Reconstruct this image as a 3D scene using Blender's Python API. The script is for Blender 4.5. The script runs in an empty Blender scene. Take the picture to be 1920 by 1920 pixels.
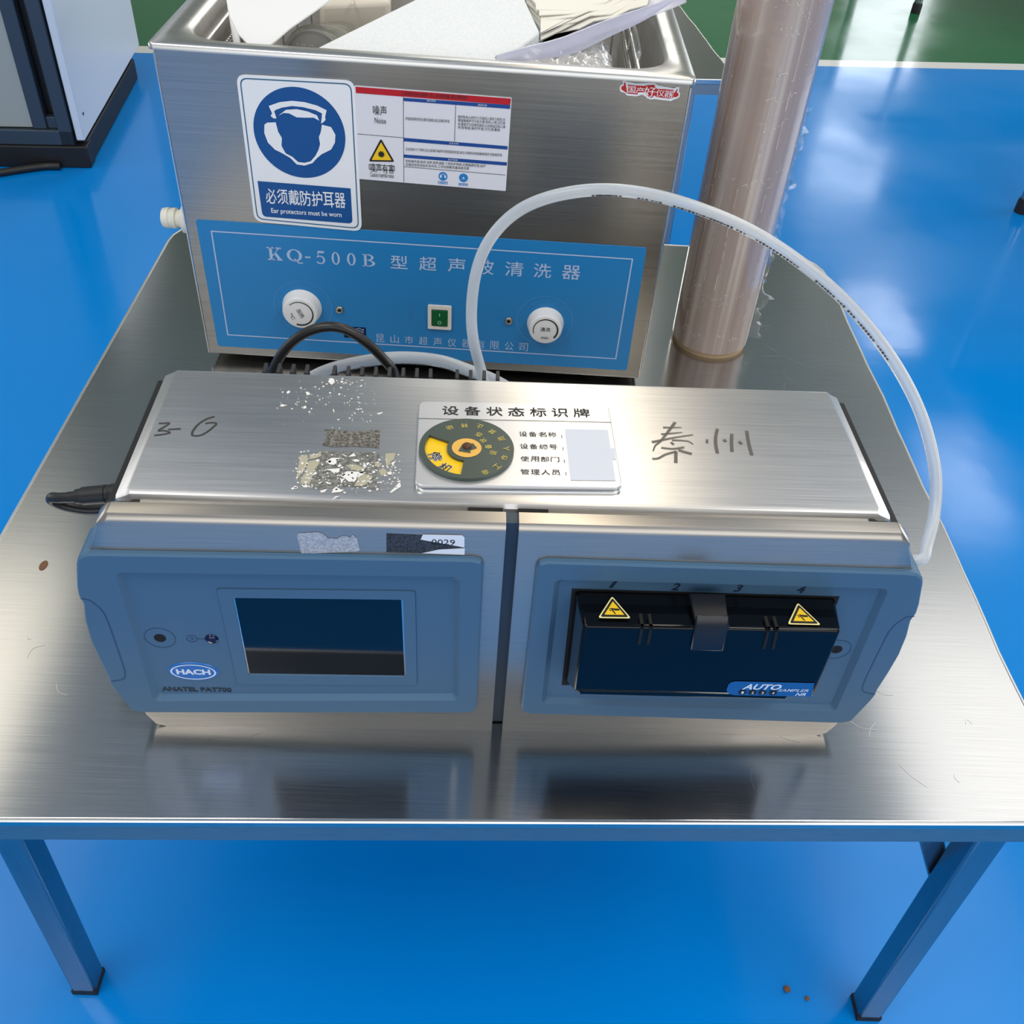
import bpy, bmesh, math, random
from mathutils import Vector, Matrix
from mathutils.geometry import tessellate_polygon
PI = math.pi
SC = bpy.context.scene
COL = SC.collection

# ------------------------------------------------------------------ camera
cam_d = bpy.data.cameras.new('camera'); cam = bpy.data.objects.new('camera', cam_d); COL.objects.link(cam)
cam_d.sensor_width = 36.0; cam_d.lens = 1817.48 / 1920 * 36.0; cam_d.clip_start = .01; cam_d.clip_end = 60
cam.location = (-.00125, -.407, .72065)
cam.rotation_euler = (.82351, -.05566, .00783)
SC.camera = cam

# ------------------------------------------------------------------ exposure, world, lamps
SC.view_settings.view_transform = 'Standard'; SC.view_settings.look = 'None'
SC.view_settings.exposure = 0.08; SC.view_settings.gamma = 1.0; SC.view_settings.use_curve_mapping = False
SC.cycles.max_bounces = 8; SC.cycles.sample_clamp_indirect = 6.0
wd = bpy.data.worlds.new('sky'); SC.world = wd; wd.use_nodes = True
wd.node_tree.nodes['Background'].inputs[0].default_value = (.75, .85, 1, 1)
wd.node_tree.nodes['Background'].inputs[1].default_value = 0.6
FLOOR_Z = -.565; CEIL_Z = 2.62; YAW = .112
def room(u, v, z=0.0):                      # room axes are turned a little against the table
    c, s = math.cos(YAW), math.sin(YAW)
    return Vector((c*u - s*v, s*u + c*v, z))
def area(name, loc, size, direction, radiance, color=(1, 1, 1), spin=None):
    L = bpy.data.lights.new(name, 'AREA'); L.shape = 'RECTANGLE'; L.size, L.size_y = size
    L.energy = radiance * PI * size[0] * size[1]; L.color = color
    o = bpy.data.objects.new(name, L); COL.objects.link(o); o.location = loc
    q = Vector(direction).to_track_quat('-Z', 'Y'); o.rotation_euler = q.to_euler()
    return o
# ceiling lamps and added fill lamps (x, y of centre, size, radiance, colour)
LAMPS = [((.40, 2.15), (.34, 3.7), 6.0, (1, .87, .68)), ((-2.15, 1.45), (.75, 2.4), 1.7, (1, .93, .78)),
         ((2.2, 1.5), (.95, 2.4), 1.5, (1, .97, .93)), ((3.45, 4.9), (.5, 1.2), 4.0, (1, .98, .96)), ((3.5, 7.3), (.5, 1.2), 5.0, (1, .98, .96)),
         ((.2, 5.9), (1.6, 1.2), 9.0, (1, .98, .95)), ((-3.45, 6.2), (.5, 1.6), 3.5, (1, .98, .96)), ((-1.3, -.6), (1.2, 1.2), 6.5, (1, .97, .92)), ((1.5, -.6), (1.2, 1.2), 6.5, (1, .97, .92))]  # wide far lamp and the overhead pair are added fill light
for (lx, ly), sz, rad, colr in LAMPS:
    area('ceiling_lamp_or_fill', (lx, ly, CEIL_Z - .03), sz, (0, 0, -1), rad, colr)
# daylight through the windows: behind the camera, far wall, left and right walls
area('daylight_rear', room(0, -3.55, 1.05), (6.4, 1.9), room(0, 1, -.12), 1.5, (1, .985, .96))
area('daylight_far', room(4.6, 8.9, 1.3), (.7, 2.3), room(-.35, -1, -.25), 3.0, (.92, .96, 1))
area('daylight_left', room(-4.4, 2.2, 1.1), (3.4, 1.7), room(1, 0, -.1), 1.6, (1, .985, .96))
area('daylight_right', room(5.9, 2.0, 1.1), (3.4, 1.7), room(-1, 0, -.1), 5.0, (1, .99, .97))

# ------------------------------------------------------------------ materials
MAT = {}
def srgb(r, g, b):
    f = lambda c: (c/255/12.92) if c/255 <= .04045 else ((c/255+.055)/1.055)**2.4
    return (f(r), f(g), f(b), 1)
def nd(nt, t, **kw):
    n = nt.nodes.new(t)
    for k, v in kw.items(): setattr(n, k, v)
    return n
def pm(name, col, rough=.5, metal=0.0, **kw):
    m = bpy.data.materials.new(name); m.use_nodes = True; nt = m.node_tree; b = nt.nodes['Principled BSDF']
    b.inputs['Base Color'].default_value = col if len(col) == 4 else (*col, 1)
    b.inputs['Roughness'].default_value = rough; b.inputs['Metallic'].default_value = metal
    for k, v in kw.items(): b.inputs[k.replace('_', ' ')].default_value = v
    MAT[name] = m; return m
def tex_noise(m, scale, vec=(1, 1, 1), detail=3, coord='Object', rot=(0, 0, 0)):
    nt = m.node_tree
    tc = nd(nt, 'ShaderNodeTexCoord'); mp = nd(nt, 'ShaderNodeMapping'); nz = nd(nt, 'ShaderNodeTexNoise')
    mp.inputs['Scale'].default_value = vec; mp.inputs['Rotation'].default_value = rot
    nt.links.new(tc.outputs[coord], mp.inputs[0]); nt.links.new(mp.outputs[0], nz.inputs['Vector'])
    nz.inputs['Scale'].default_value = scale; nz.inputs['Detail'].default_value = detail
    return nz
def ramp_to(m, src, sock, stops):
    nt = m.node_tree; r = nd(nt, 'ShaderNodeValToRGB'); els = r.color_ramp.elements
    while len(els) < len(stops): els.new(.5)
    for e, (p, c) in zip(els, stops): e.position = p; e.color = c if len(c) == 4 else (*c, 1)
    nt.links.new(src, r.inputs[0]); nt.links.new(r.outputs[0], nt.nodes['Principled BSDF'].inputs[sock]); return r
def g(v): return (v, v, v, 1)
def steel(name, col, rlo, rhi, aniso, tan, haze=1.0, brush=(12, 1300, 1300), bump=0, smudge=4.0):
    m = pm(name, col, rlo, haze); nt = m.node_tree; b = nt.nodes['Principled BSDF']
    b.inputs['Anisotropic'].default_value = aniso
    v = nd(nt, 'ShaderNodeCombineXYZ')
    for i in range(3): v.inputs[i].default_value = tan[i]
    nt.links.new(v.outputs[0], b.inputs['Tangent'])
    br = tex_noise(m, 1.0, brush, 2); sm = tex_noise(m, smudge, (1, 1, 1), 4)
    mx = nd(nt, 'ShaderNodeMath', operation='MULTIPLY_ADD'); mx.inputs[1].default_value = .45
    nt.links.new(br.outputs['Fac'], mx.inputs[0])
    s2 = nd(nt, 'ShaderNodeMath', operation='MULTIPLY'); s2.inputs[1].default_value = .55
    nt.links.new(sm.outputs['Fac'], s2.inputs[0]); nt.links.new(s2.outputs[0], mx.inputs[2])
    ramp_to(m, mx.outputs[0], 'Roughness', [(.2, g(rlo)), (.8, g(rhi))])
    c = col
    ramp_to(m, br.outputs['Fac'], 'Base Color', [(.3, (c[0]*.90, c[1]*.90, c[2]*.90)), (.7, (min(1, c[0]*1.07), min(1, c[1]*1.07), min(1, c[2]*1.07)))])
    return m
steel('table_steel', (.58, .57, .55), .14, .22, .78, (0, 1, .25))
steel('apron_steel', (.40, .39, .36), .26, .38, .2, (0, .3, 1), .93)
steel('leg_steel', (.34, .36, .38), .16, .30, .2, (0, 0, 1), .97, (600, 600, 6))
steel('analyzer_steel', (.66, .64, .61), .28, .40, .72, (0, 1, .5))
steel('analyzer_front_steel', (.47, .43, .375), .24, .36, .25, (0, .4, 1), .90)
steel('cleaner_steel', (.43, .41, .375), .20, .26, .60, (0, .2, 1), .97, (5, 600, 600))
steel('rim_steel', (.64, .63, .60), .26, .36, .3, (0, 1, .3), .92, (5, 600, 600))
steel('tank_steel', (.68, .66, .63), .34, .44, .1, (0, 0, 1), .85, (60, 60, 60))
pm('wire_steel', (.62, .60, .56), .28, 1.0)
pm('bright_steel', (.80, .79, .76), .25, 1.0)
pm('edge_steel', (.9, .88, .84), .38, 1.0)
pm('black_plastic', srgb(30, 30, 31), .42); pm('black_rubber', srgb(22, 22, 23), .6); pm('fin_black', srgb(40, 40, 41), .5)
pm('dark_slot', srgb(12, 11, 10), .8); pm('cable_black', srgb(34, 32, 31), .38)
pm('panel_blue', srgb(74, 108, 136), .45, 0, Specular_IOR_Level=.35)
pm('number_line', srgb(22, 42, 66), .5); pm('panel_line', srgb(44, 76, 108), .5)
pm('screen_glass', srgb(10, 14, 18), .06, 0, Specular_IOR_Level=.6)
pm('cover_black', srgb(8, 9, 11), .07, 0, Specular_IOR_Level=.3)
pm('latch_black', srgb(22, 22, 26), .3)
pm('cleaner_blue', srgb(30, 130, 194), .32)
pm('print_pale', srgb(178, 200, 232), .5); pm('print_faint', srgb(62, 142, 206), .5)
pm('knob_white', srgb(236, 234, 230), .35); pm('switch_cream', srgb(235, 225, 212), .4)
pm('rocker_green', srgb(6, 96, 48), .18); pm('rocker_mark', srgb(150, 205, 170), .4)
pm('led_metal', (.55, .50, .42), .35, 1.0); pm('ink_black', srgb(22, 22, 22), .6)
pm('sticker_white', srgb(240, 242, 246), .35); pm('sign_blue', srgb(4, 80, 148), .4); pm('sign_teal', srgb(10, 92, 128), .4)
pm('note_white', srgb(228, 228, 236), .4); pm('note_red', srgb(188, 16, 36), .4); pm('note_blue', srgb(20, 72, 148), .4)
pm('caution_yellow', srgb(246, 202, 30), .4); pm('pale_yellow', srgb(246, 232, 160), .4); pm('badge_red', srgb(190, 34, 30), .4)
pm('mark_blue', srgb(28, 128, 200), .4)
pm('nylon_white', srgb(236, 232, 216), .45)
pm('clear_film_edge', srgb(235, 235, 235), .10, 0, Transmission_Weight=.8, IOR=1.2, Alpha=.4)
pm('plastic_mirror', (.86, .86, .85), .10, 1.0); pm('plate_silver', (.71, .71, .72), .30, .75)
pm('disc_green', srgb(62, 74, 66), .32); pm('disc_gold', srgb(206, 186, 84), .4); pm('disc_orange', srgb(232, 178, 74), .4)
pm('stop_yellow', srgb(250, 202, 8), .4); pm('card_white', srgb(214, 218, 226), .6); pm('rust_brown', srgb(96, 66, 50), .5, .6)
pm('marker_ink', srgb(66, 64, 62), .5, .2, Alpha=.88); pm('marker_faint', srgb(104, 100, 92), .5, .3, Alpha=.8)
pm('residue_tan', srgb(176, 170, 146), .7); pm('residue_white', srgb(234, 231, 226), .7); 
for nm_, c0_, c1_, sc_ in (('residue_dark', (74, 70, 64), (132, 128, 118), 420), ('residue_gray', (94, 94, 90), (134, 134, 128), 300), ('torn_gray', (158, 162, 170), (192, 195, 201), 500), ('glue_dark', (36, 40, 48), (70, 74, 80), 700)):
    m = pm(nm_, srgb(*c0_), .65); n = tex_noise(m, sc_, (1, 1, 1), 4); ramp_to(m, n.outputs['Fac'], 'Base Color', [(.40, srgb(*c0_)), (.62, srgb(*c1_))])

pm('logo_blue', srgb(38, 112, 190), .35); pm('logo_rim', srgb(120, 170, 226), .35); pm('logo_white', srgb(225, 235, 246), .4)
pm('ink_navy', srgb(24, 36, 48), .5); pm('auto_blue', srgb(30, 96, 160), .3); pm('sensor_dark', srgb(14, 16, 60), .08)
pm('hose', srgb(234, 238, 240), .22, 0, Transmission_Weight=.45, IOR=1.4, Alpha=.75)
pm('hose_print', srgb(70, 72, 78), .5)
pm('cardboard', srgb(176, 150, 116), .8)
pm('paper_cream', srgb(240, 236, 222), .75); pm('paper_white', srgb(240, 240, 237), .7)
pm('tray_clear', srgb(226, 226, 242), .14, 0, Transmission_Weight=.4, IOR=1.25, Alpha=.72)
pm('jar_glass', srgb(208, 208, 196), .08, 0, Transmission_Weight=.75, IOR=1.35, Alpha=.7); pm('jar_base', srgb(196, 194, 188), .3, .1)
pm('beige_plastic', srgb(222, 212, 196), .5)
pm('cabinet_white', srgb(228, 234, 240), .35); pm('cabinet_frame', srgb(66, 78, 90), .42, .3); pm('cabinet_panel', srgb(172, 176, 168), .45)
pm('cabinet_black', srgb(24, 24, 25), .5); pm('wall_paint', srgb(200, 198, 191), .8); pm('ceiling_paint', srgb(196, 192, 183), .85)
pm('window_frame', srgb(196, 200, 204), .4); pm('crumb', srgb(120, 84, 60), .8)
m = pm('window_glass', srgb(250, 252, 255), .05, 0, Transmission_Weight=1.0, IOR=1.02)
# foam: speckled white sheet
m = pm('foam_white', srgb(226, 228, 226), .8); n = tex_noise(m, 420, (1, 1, 1), 2)
ramp_to(m, n.outputs['Fac'], 'Base Color', [(.35, srgb(228, 231, 229)), (.6, srgb(236, 238, 236))])
# cling wrap bag
m = pm('wrap_film', srgb(232, 231, 228), .12, 0, Coat_Weight=1.0, Coat_Roughness=.08, Transmission_Weight=.2)
n = tex_noise(m, 26, (1, 2.6, 1), 5); bp = nd(m.node_tree, 'ShaderNodeBump'); bp.inputs['Strength'].default_value = .9; bp.inputs['Distance'].default_value = .012
m.node_tree.links.new(n.outputs['Fac'], bp.inputs['Height']); m.node_tree.links.new(bp.outputs[0], m.node_tree.nodes['Principled BSDF'].inputs['Normal'])
# stretch film wound on a core
m = pm('film_roll', srgb(150, 128, 116), .22, 0, Coat_Weight=1.0, Coat_Roughness=.07)
n = tex_noise(m, 1.0, (70, 70, 1.2), 3)
ramp_to(m, n.outputs['Fac'], 'Base Color', [(.3, srgb(158, 138, 127)), (.55, srgb(176, 158, 147)), (.72, srgb(202, 188, 173))])
n2 = tex_noise(m, 1.0, (9, 9, 34), 4); bp = nd(m.node_tree, 'ShaderNodeBump'); bp.inputs['Strength'].default_value = .22; bp.inputs['Distance'].default_value = .004
m.node_tree.links.new(n2.outputs['Fac'], bp.inputs['Height']); m.node_tree.links.new(bp.outputs[0], m.node_tree.nodes['Principled BSDF'].inputs['Coat Normal'])
pm('crinkle_white', srgb(224, 216, 206), .3)
# epoxy floor: blue bay, white line, green bay beyond it
m = pm('floor_epoxy', srgb(0, 100, 190), .16, 0, Coat_Weight=.08, Coat_Roughness=.06, Specular_IOR_Level=.38); nt = m.node_tree; b = nt.nodes['Principled BSDF']
tc = nd(nt, 'ShaderNodeTexCoord'); sp = nd(nt, 'ShaderNodeSeparateXYZ'); nt.links.new(tc.outputs['Object'], sp.inputs[0])
ma = nd(nt, 'ShaderNodeMath', operation='MULTIPLY_ADD'); ma.inputs[1].default_value = -.1235; nt.links.new(sp.outputs['X'], ma.inputs[0]); nt.links.new(sp.outputs['Y'], ma.inputs[2])
r = nd(nt, 'ShaderNodeValToRGB'); r.color_ramp.interpolation = 'CONSTANT'
els = r.color_ramp.elements; els[0].position = 0; els[0].color = srgb(0, 136, 222); els[1].position = .35565; els[1].color = srgb(232, 232, 228)
e = els.new(.36455); e.color = srgb(32, 108, 66)
dv = nd(nt, 'ShaderNodeMath', operation='DIVIDE'); dv.inputs[1].default_value = 10.0; nt.links.new(ma.outputs[0], dv.inputs[0]); nt.links.new(dv.outputs[0], r.inputs[0])
nt.links.new(r.outputs[0], b.inputs['Base Color'])
nz = tex_noise(m, 7.0, (1, 1, 1), 4); bp = nd(nt, 'ShaderNodeBump'); bp.inputs['Strength'].default_value = .035; bp.inputs['Distance'].default_value = .012
nt.links.new(nz.outputs['Fac'], bp.inputs['Height']); nt.links.new(bp.outputs[0], b.inputs['Normal']); nt.links.new(bp.outputs[0], b.inputs['Coat Normal'])
nz2 = tex_noise(m, 2.2, (1, 1, 1), 3); ramp_to(m, nz2.outputs['Fac'], 'Roughness', [(.35, g(.10)), (.65, g(.24))])

# ------------------------------------------------------------------ mesh helpers
class MB:
    def __init__(s): s.bm = bmesh.new()
    def box(s, x0, x1, y0, y1, z0, z1):
        v = [s.bm.verts.new(p) for p in ((x0,y0,z0),(x1,y0,z0),(x1,y1,z0),(x0,y1,z0),(x0,y0,z1),(x1,y0,z1),(x1,y1,z1),(x0,y1,z1))]
        for f in ((3,2,1,0),(4,5,6,7),(0,1,5,4),(1,2,6,5),(2,3,7,6),(3,0,4,7)): s.bm.faces.new([v[i] for i in f])
        return s
    def prism(s, ring0, ring1, cap0=True, cap1=True):      # two rings of 3D points
        a = [s.bm.verts.new(p) for p in ring0]; b = [s.bm.verts.new(p) for p in ring1]; n = len(a)
        for i in range(n): s.bm.faces.new((a[i], a[(i+1) % n], b[(i+1) % n], b[i]))
        if cap0: s.bm.faces.new(a[::-1])
        if cap1: s.bm.faces.new(b)
        return s
    def loft(s, rings, cap=True, closed=True):
        vs = [[s.bm.verts.new(p) for p in r] for r in rings]; n = len(vs[0])
        for a, b in zip(vs, vs[1:]):
            for i in range(n if closed else n-1): s.bm.faces.new((a[i], a[(i+1) % n], b[(i+1) % n], b[i]))
        if cap: s.bm.faces.new(vs[0][::-1]); s.bm.faces.new(vs[-1])
        return s
    def tube(s, pts, r, n=12, caps=True):
        P = [Vector(p) for p in pts]; rings = []; up = None
        for i, p in enumerate(P):
            t = ((P[min(i+1, len(P)-1)] - P[max(i-1, 0)]).normalized())
            if up is None: up = t.orthogonal().normalized()
            up = (up - t*up.dot(t)).normalized(); w = t.cross(up)
            rr = r[i] if isinstance(r, (list, tuple)) else r
            rings.append([p + (up*math.cos(2*PI*k/n) + w*math.sin(2*PI*k/n))*rr for k in range(n)])
        return s.loft(rings, caps)
    def face(s, pts):
        pts = [Vector(p) for p in pts]
        vs = [s.bm.verts.new(p) for p in pts]
        if len(pts) <= 4: s.bm.faces.new(vs); return s
        for t in tessellate_polygon([pts]):
            try: s.bm.faces.new([vs[i] for i in t])
            except ValueError: pass
        return s
    def holed(s, loops):
        loops = [[Vector(p) for p in L] for L in loops]; vs = [s.bm.verts.new(p) for L in loops for p in L]
        for t in tessellate_polygon(loops):
            try: s.bm.faces.new([vs[i] for i in t])
            except ValueError: pass
        return s
    def lathe(s, prof, n=32, c=(0, 0, 0), axis='z'):
        rings = []
        for r, h in prof:
            R = []
            for k in range(n):
                a = 2*PI*k/n; x, y = r*math.cos(a), r*math.sin(a)
                p = {'z': (x, y, h), 'y': (x, -h, y), 'x': (h, x, y)}[axis]
                R.append((p[0]+c[0], p[1]+c[1], p[2]+c[2]))
            rings.append(R)
        return s.loft(rings, True)
def obj(name, mb, mat, parent=None, bevel=0, seg=2, smooth=40, sub=0, solid=0, keepn=False):
    bm = mb.bm if isinstance(mb, MB) else mb
    if not keepn: bmesh.ops.recalc_face_normals(bm, faces=bm.faces[:])
    me = bpy.data.meshes.new(name); bm.to_mesh(me); bm.free()
    me.materials.append(MAT[mat] if isinstance(mat, str) else mat)
    if smooth:
        me.shade_smooth(); me.set_sharp_from_angle(angle=math.radians(smooth))
    o = bpy.data.objects.new(name, me); COL.objects.link(o)
    if parent: o.parent = parent
    if solid:
        k = o.modifiers.new('s', 'SOLIDIFY'); k.thickness = solid; k.offset = 0
    if bevel:
        k = o.modifiers.new('b', 'BEVEL'); k.width = bevel; k.segments = seg; k.limit_method = 'ANGLE'; k.angle_limit = math.radians(35)
    if sub:
        k = o.modifiers.new('u', 'SUBSURF'); k.levels = sub; k.render_levels = sub
    return o
def tag(o, label, cat, group=None):
    o['label'] = label; o['category'] = cat
    if group: o['group'] = group
    return o
def thing(name, label, cat, loc=(0, 0, 0), rz=0.0, group=None):
    o = bpy.data.objects.new(name, None); COL.objects.link(o); o.location = loc; o.rotation_euler = (0, 0, rz); o.empty_display_size = .1
    return tag(o, label, cat, group)
def struct(o): o['kind'] = 'structure'; return o
def lab(o, s): o['label'] = s; return o
def rrect(x0, x1, y0, y1, r, n=5):
    P = []
    for cx, cy, a0 in ((x1-r, y1-r, 0), (x0+r, y1-r, PI/2), (x0+r, y0+r, PI), (x1-r, y0+r, 1.5*PI)):
        for k in range(n+1): a = a0 + PI/2*k/n; P.append((cx + r*math.cos(a), cy + r*math.sin(a)))
    return P
def rquad(q, r, n=4):                        # rounded quad from four corner points
    P = []; N = len(q)
    for i in range(N):
        p = Vector(q[i]); a = (Vector(q[i-1]) - p).normalized(); b = (Vector(q[(i+1) % N]) - p).normalized()
        for k in range(n+1):
            t = k/n; P.append(tuple(p + a*r*(1-t)**2 + b*r*t**2))
    return P
def inset(q, d):
    c = Vector((sum(p[0] for p in q)/len(q), sum(p[1] for p in q)/len(q))); out = []
    N = len(q)
    for i in range(N):
        p, a, b = Vector(q[i]), Vector(q[i-1]), Vector(q[(i+1) % N])
        e1 = (p-a).normalized(); e2 = (b-p).normalized(); n1 = Vector((-e1.y, e1.x)); n2 = Vector((-e2.y, e2.x))
        if n1.dot(c-p) < 0: n1 = -n1
        if n2.dot(c-p) < 0: n2 = -n2
        bis = n1+n2; out.append(tuple(p + bis*(d/(1+n1.dot(n2)))))
    return out
def circ(cx, cy, r, n=40, ry=None, a0=0, a1=2*PI):
    full = abs(a1-a0-2*PI) < 1e-6; m_ = n if full else n+1
    return [(cx + r*math.cos(a0+(a1-a0)*k/n), cy + (ry or r)*math.sin(a0+(a1-a0)*k/n)) for k in range(m_)]
def F(y): return lambda p: (p[0], y, p[1])   # plane facing the viewer (local x, z)
def T(z): return lambda p: (p[0], p[1], z)   # horizontal plane (local x, y)
def stroke(mb, pts, w, pl, taper=False):     # flat pen stroke
    P = [Vector(p) for p in pts]
    if len(P) > 2:                            # smooth through the points
        Q = []
        for i in range(len(P)-1):
            p0, p1, p2, p3 = P[max(i-1, 0)], P[i], P[i+1], P[min(i+2, len(P)-1)]
            for k in range(5):
                t = k/5; Q.append(.5*((2*p1)+(p2-p0)*t+(2*p0-5*p1+4*p2-p3)*t*t+(3*p1-p0-3*p2+p3)*t**3))
        P = Q + [P[-1]]
    L, R = [], []
    for i, p in enumerate(P):
        t = (P[min(i+1, len(P)-1)] - P[max(i-1, 0)]); t = t.normalized() if t.length else Vector((1, 0)); nn = Vector((-t.y, t.x))
        h = w/2*(1 - .55*i/(len(P)-1) if taper else 1); L.append(p+nn*h); R.append(p-nn*h)
    lv = [mb.bm.verts.new(pl(p)) for p in L]; rv = [mb.bm.verts.new(pl(p)) for p in R]
    for i in range(len(P)-1): mb.bm.faces.new((lv[i], lv[i+1], rv[i+1], rv[i]))
_fc = {}
def glyphs(s, bold=0.0, shear=0.0):
    k = (s, bold, shear)
    if k in _fc: return _fc[k]
    c = bpy.data.curves.new('tmp', 'FONT'); c.body = s; c.offset = bold; c.shear = shear; c.resolution_u = 2
    o = bpy.data.objects.new('tmp', c); COL.objects.link(o); bpy.context.view_layer.update()
    me = bpy.data.meshes.new_from_object(o.evaluated_get(bpy.context.evaluated_depsgraph_get()))
    V = [(v.co.x, v.co.y) for v in me.vertices]; Fc = [tuple(p.vertices) for p in me.polygons]
    bpy.data.objects.remove(o); bpy.data.curves.remove(c); bpy.data.meshes.remove(me)
    _fc[k] = (V, Fc); return _fc[k]
def text(mb, s, box, pl, bold=0.0, shear=0.0, rot=None, slope=0.0):   # glyph outline fitted into box (x0, y0, x1, y1)
    V, Fc = glyphs(s, bold, shear)
    if not V: return
    ax, bx = min(v[0] for v in V), max(v[0] for v in V); ay, by = min(v[1] for v in V), max(v[1] for v in V)
    x0, y0, x1, y1 = box; W = max(bx-ax, 1e-6); H = max(by-ay, 1e-6); out = []
    for x, y in V:
        u = (x-ax)/W; w = (y-ay)/H; X, Y = x0+u*(x1-x0), y0+w*(y1-y0)+slope*(u-.5)*(x1-x0)
        if rot is not None:
            cx, cy = (x0+x1)/2, (y0+y1)/2; c_, s_ = math.cos(rot), math.sin(rot); X, Y = cx+c_*(X-cx)-s_*(Y-cy), cy+s_*(X-cx)+c_*(Y-cy)
        out.append(mb.bm.verts.new(pl((X, Y))))
    for f in Fc:
        try: mb.bm.faces.new([out[i] for i in f])
        except ValueError: pass
def bb(q): return (min(p[0] for p in q), min(p[1] for p in q), max(p[0] for p in q), max(p[1] for p in q))
def flat(name, polys, pl, mat, parent, smooth=0):
    mb = MB()
    for p in polys: mb.face([pl(q) for q in p])
    return obj(name, mb, mat, parent, smooth=0)
def orient(o, d):                             # make every face of a flat decal look along d
    me = o.data; bm = bmesh.new(); bm.from_mesh(me); bm.normal_update()
    fl = [f for f in bm.faces if f.normal.dot(Vector(d)) < 0]
    if fl: bmesh.ops.reverse_faces(bm, faces=fl)
    bm.to_mesh(me); bm.free(); return o
def spline(pts, k=6):
    P = [Vector(p) for p in pts]; Q = []
    for i in range(len(P)-1):
        p0, p1, p2, p3 = P[max(i-1, 0)], P[i], P[i+1], P[min(i+2, len(P)-1)]
        for j in range(k):
            t = j/k; Q.append(.5*((2*p1)+(p2-p0)*t+(2*p0-5*p1+4*p2-p3)*t*t+(3*p1-p0-3*p2+p3)*t**3))
    return Q + [P[-1]]

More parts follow.
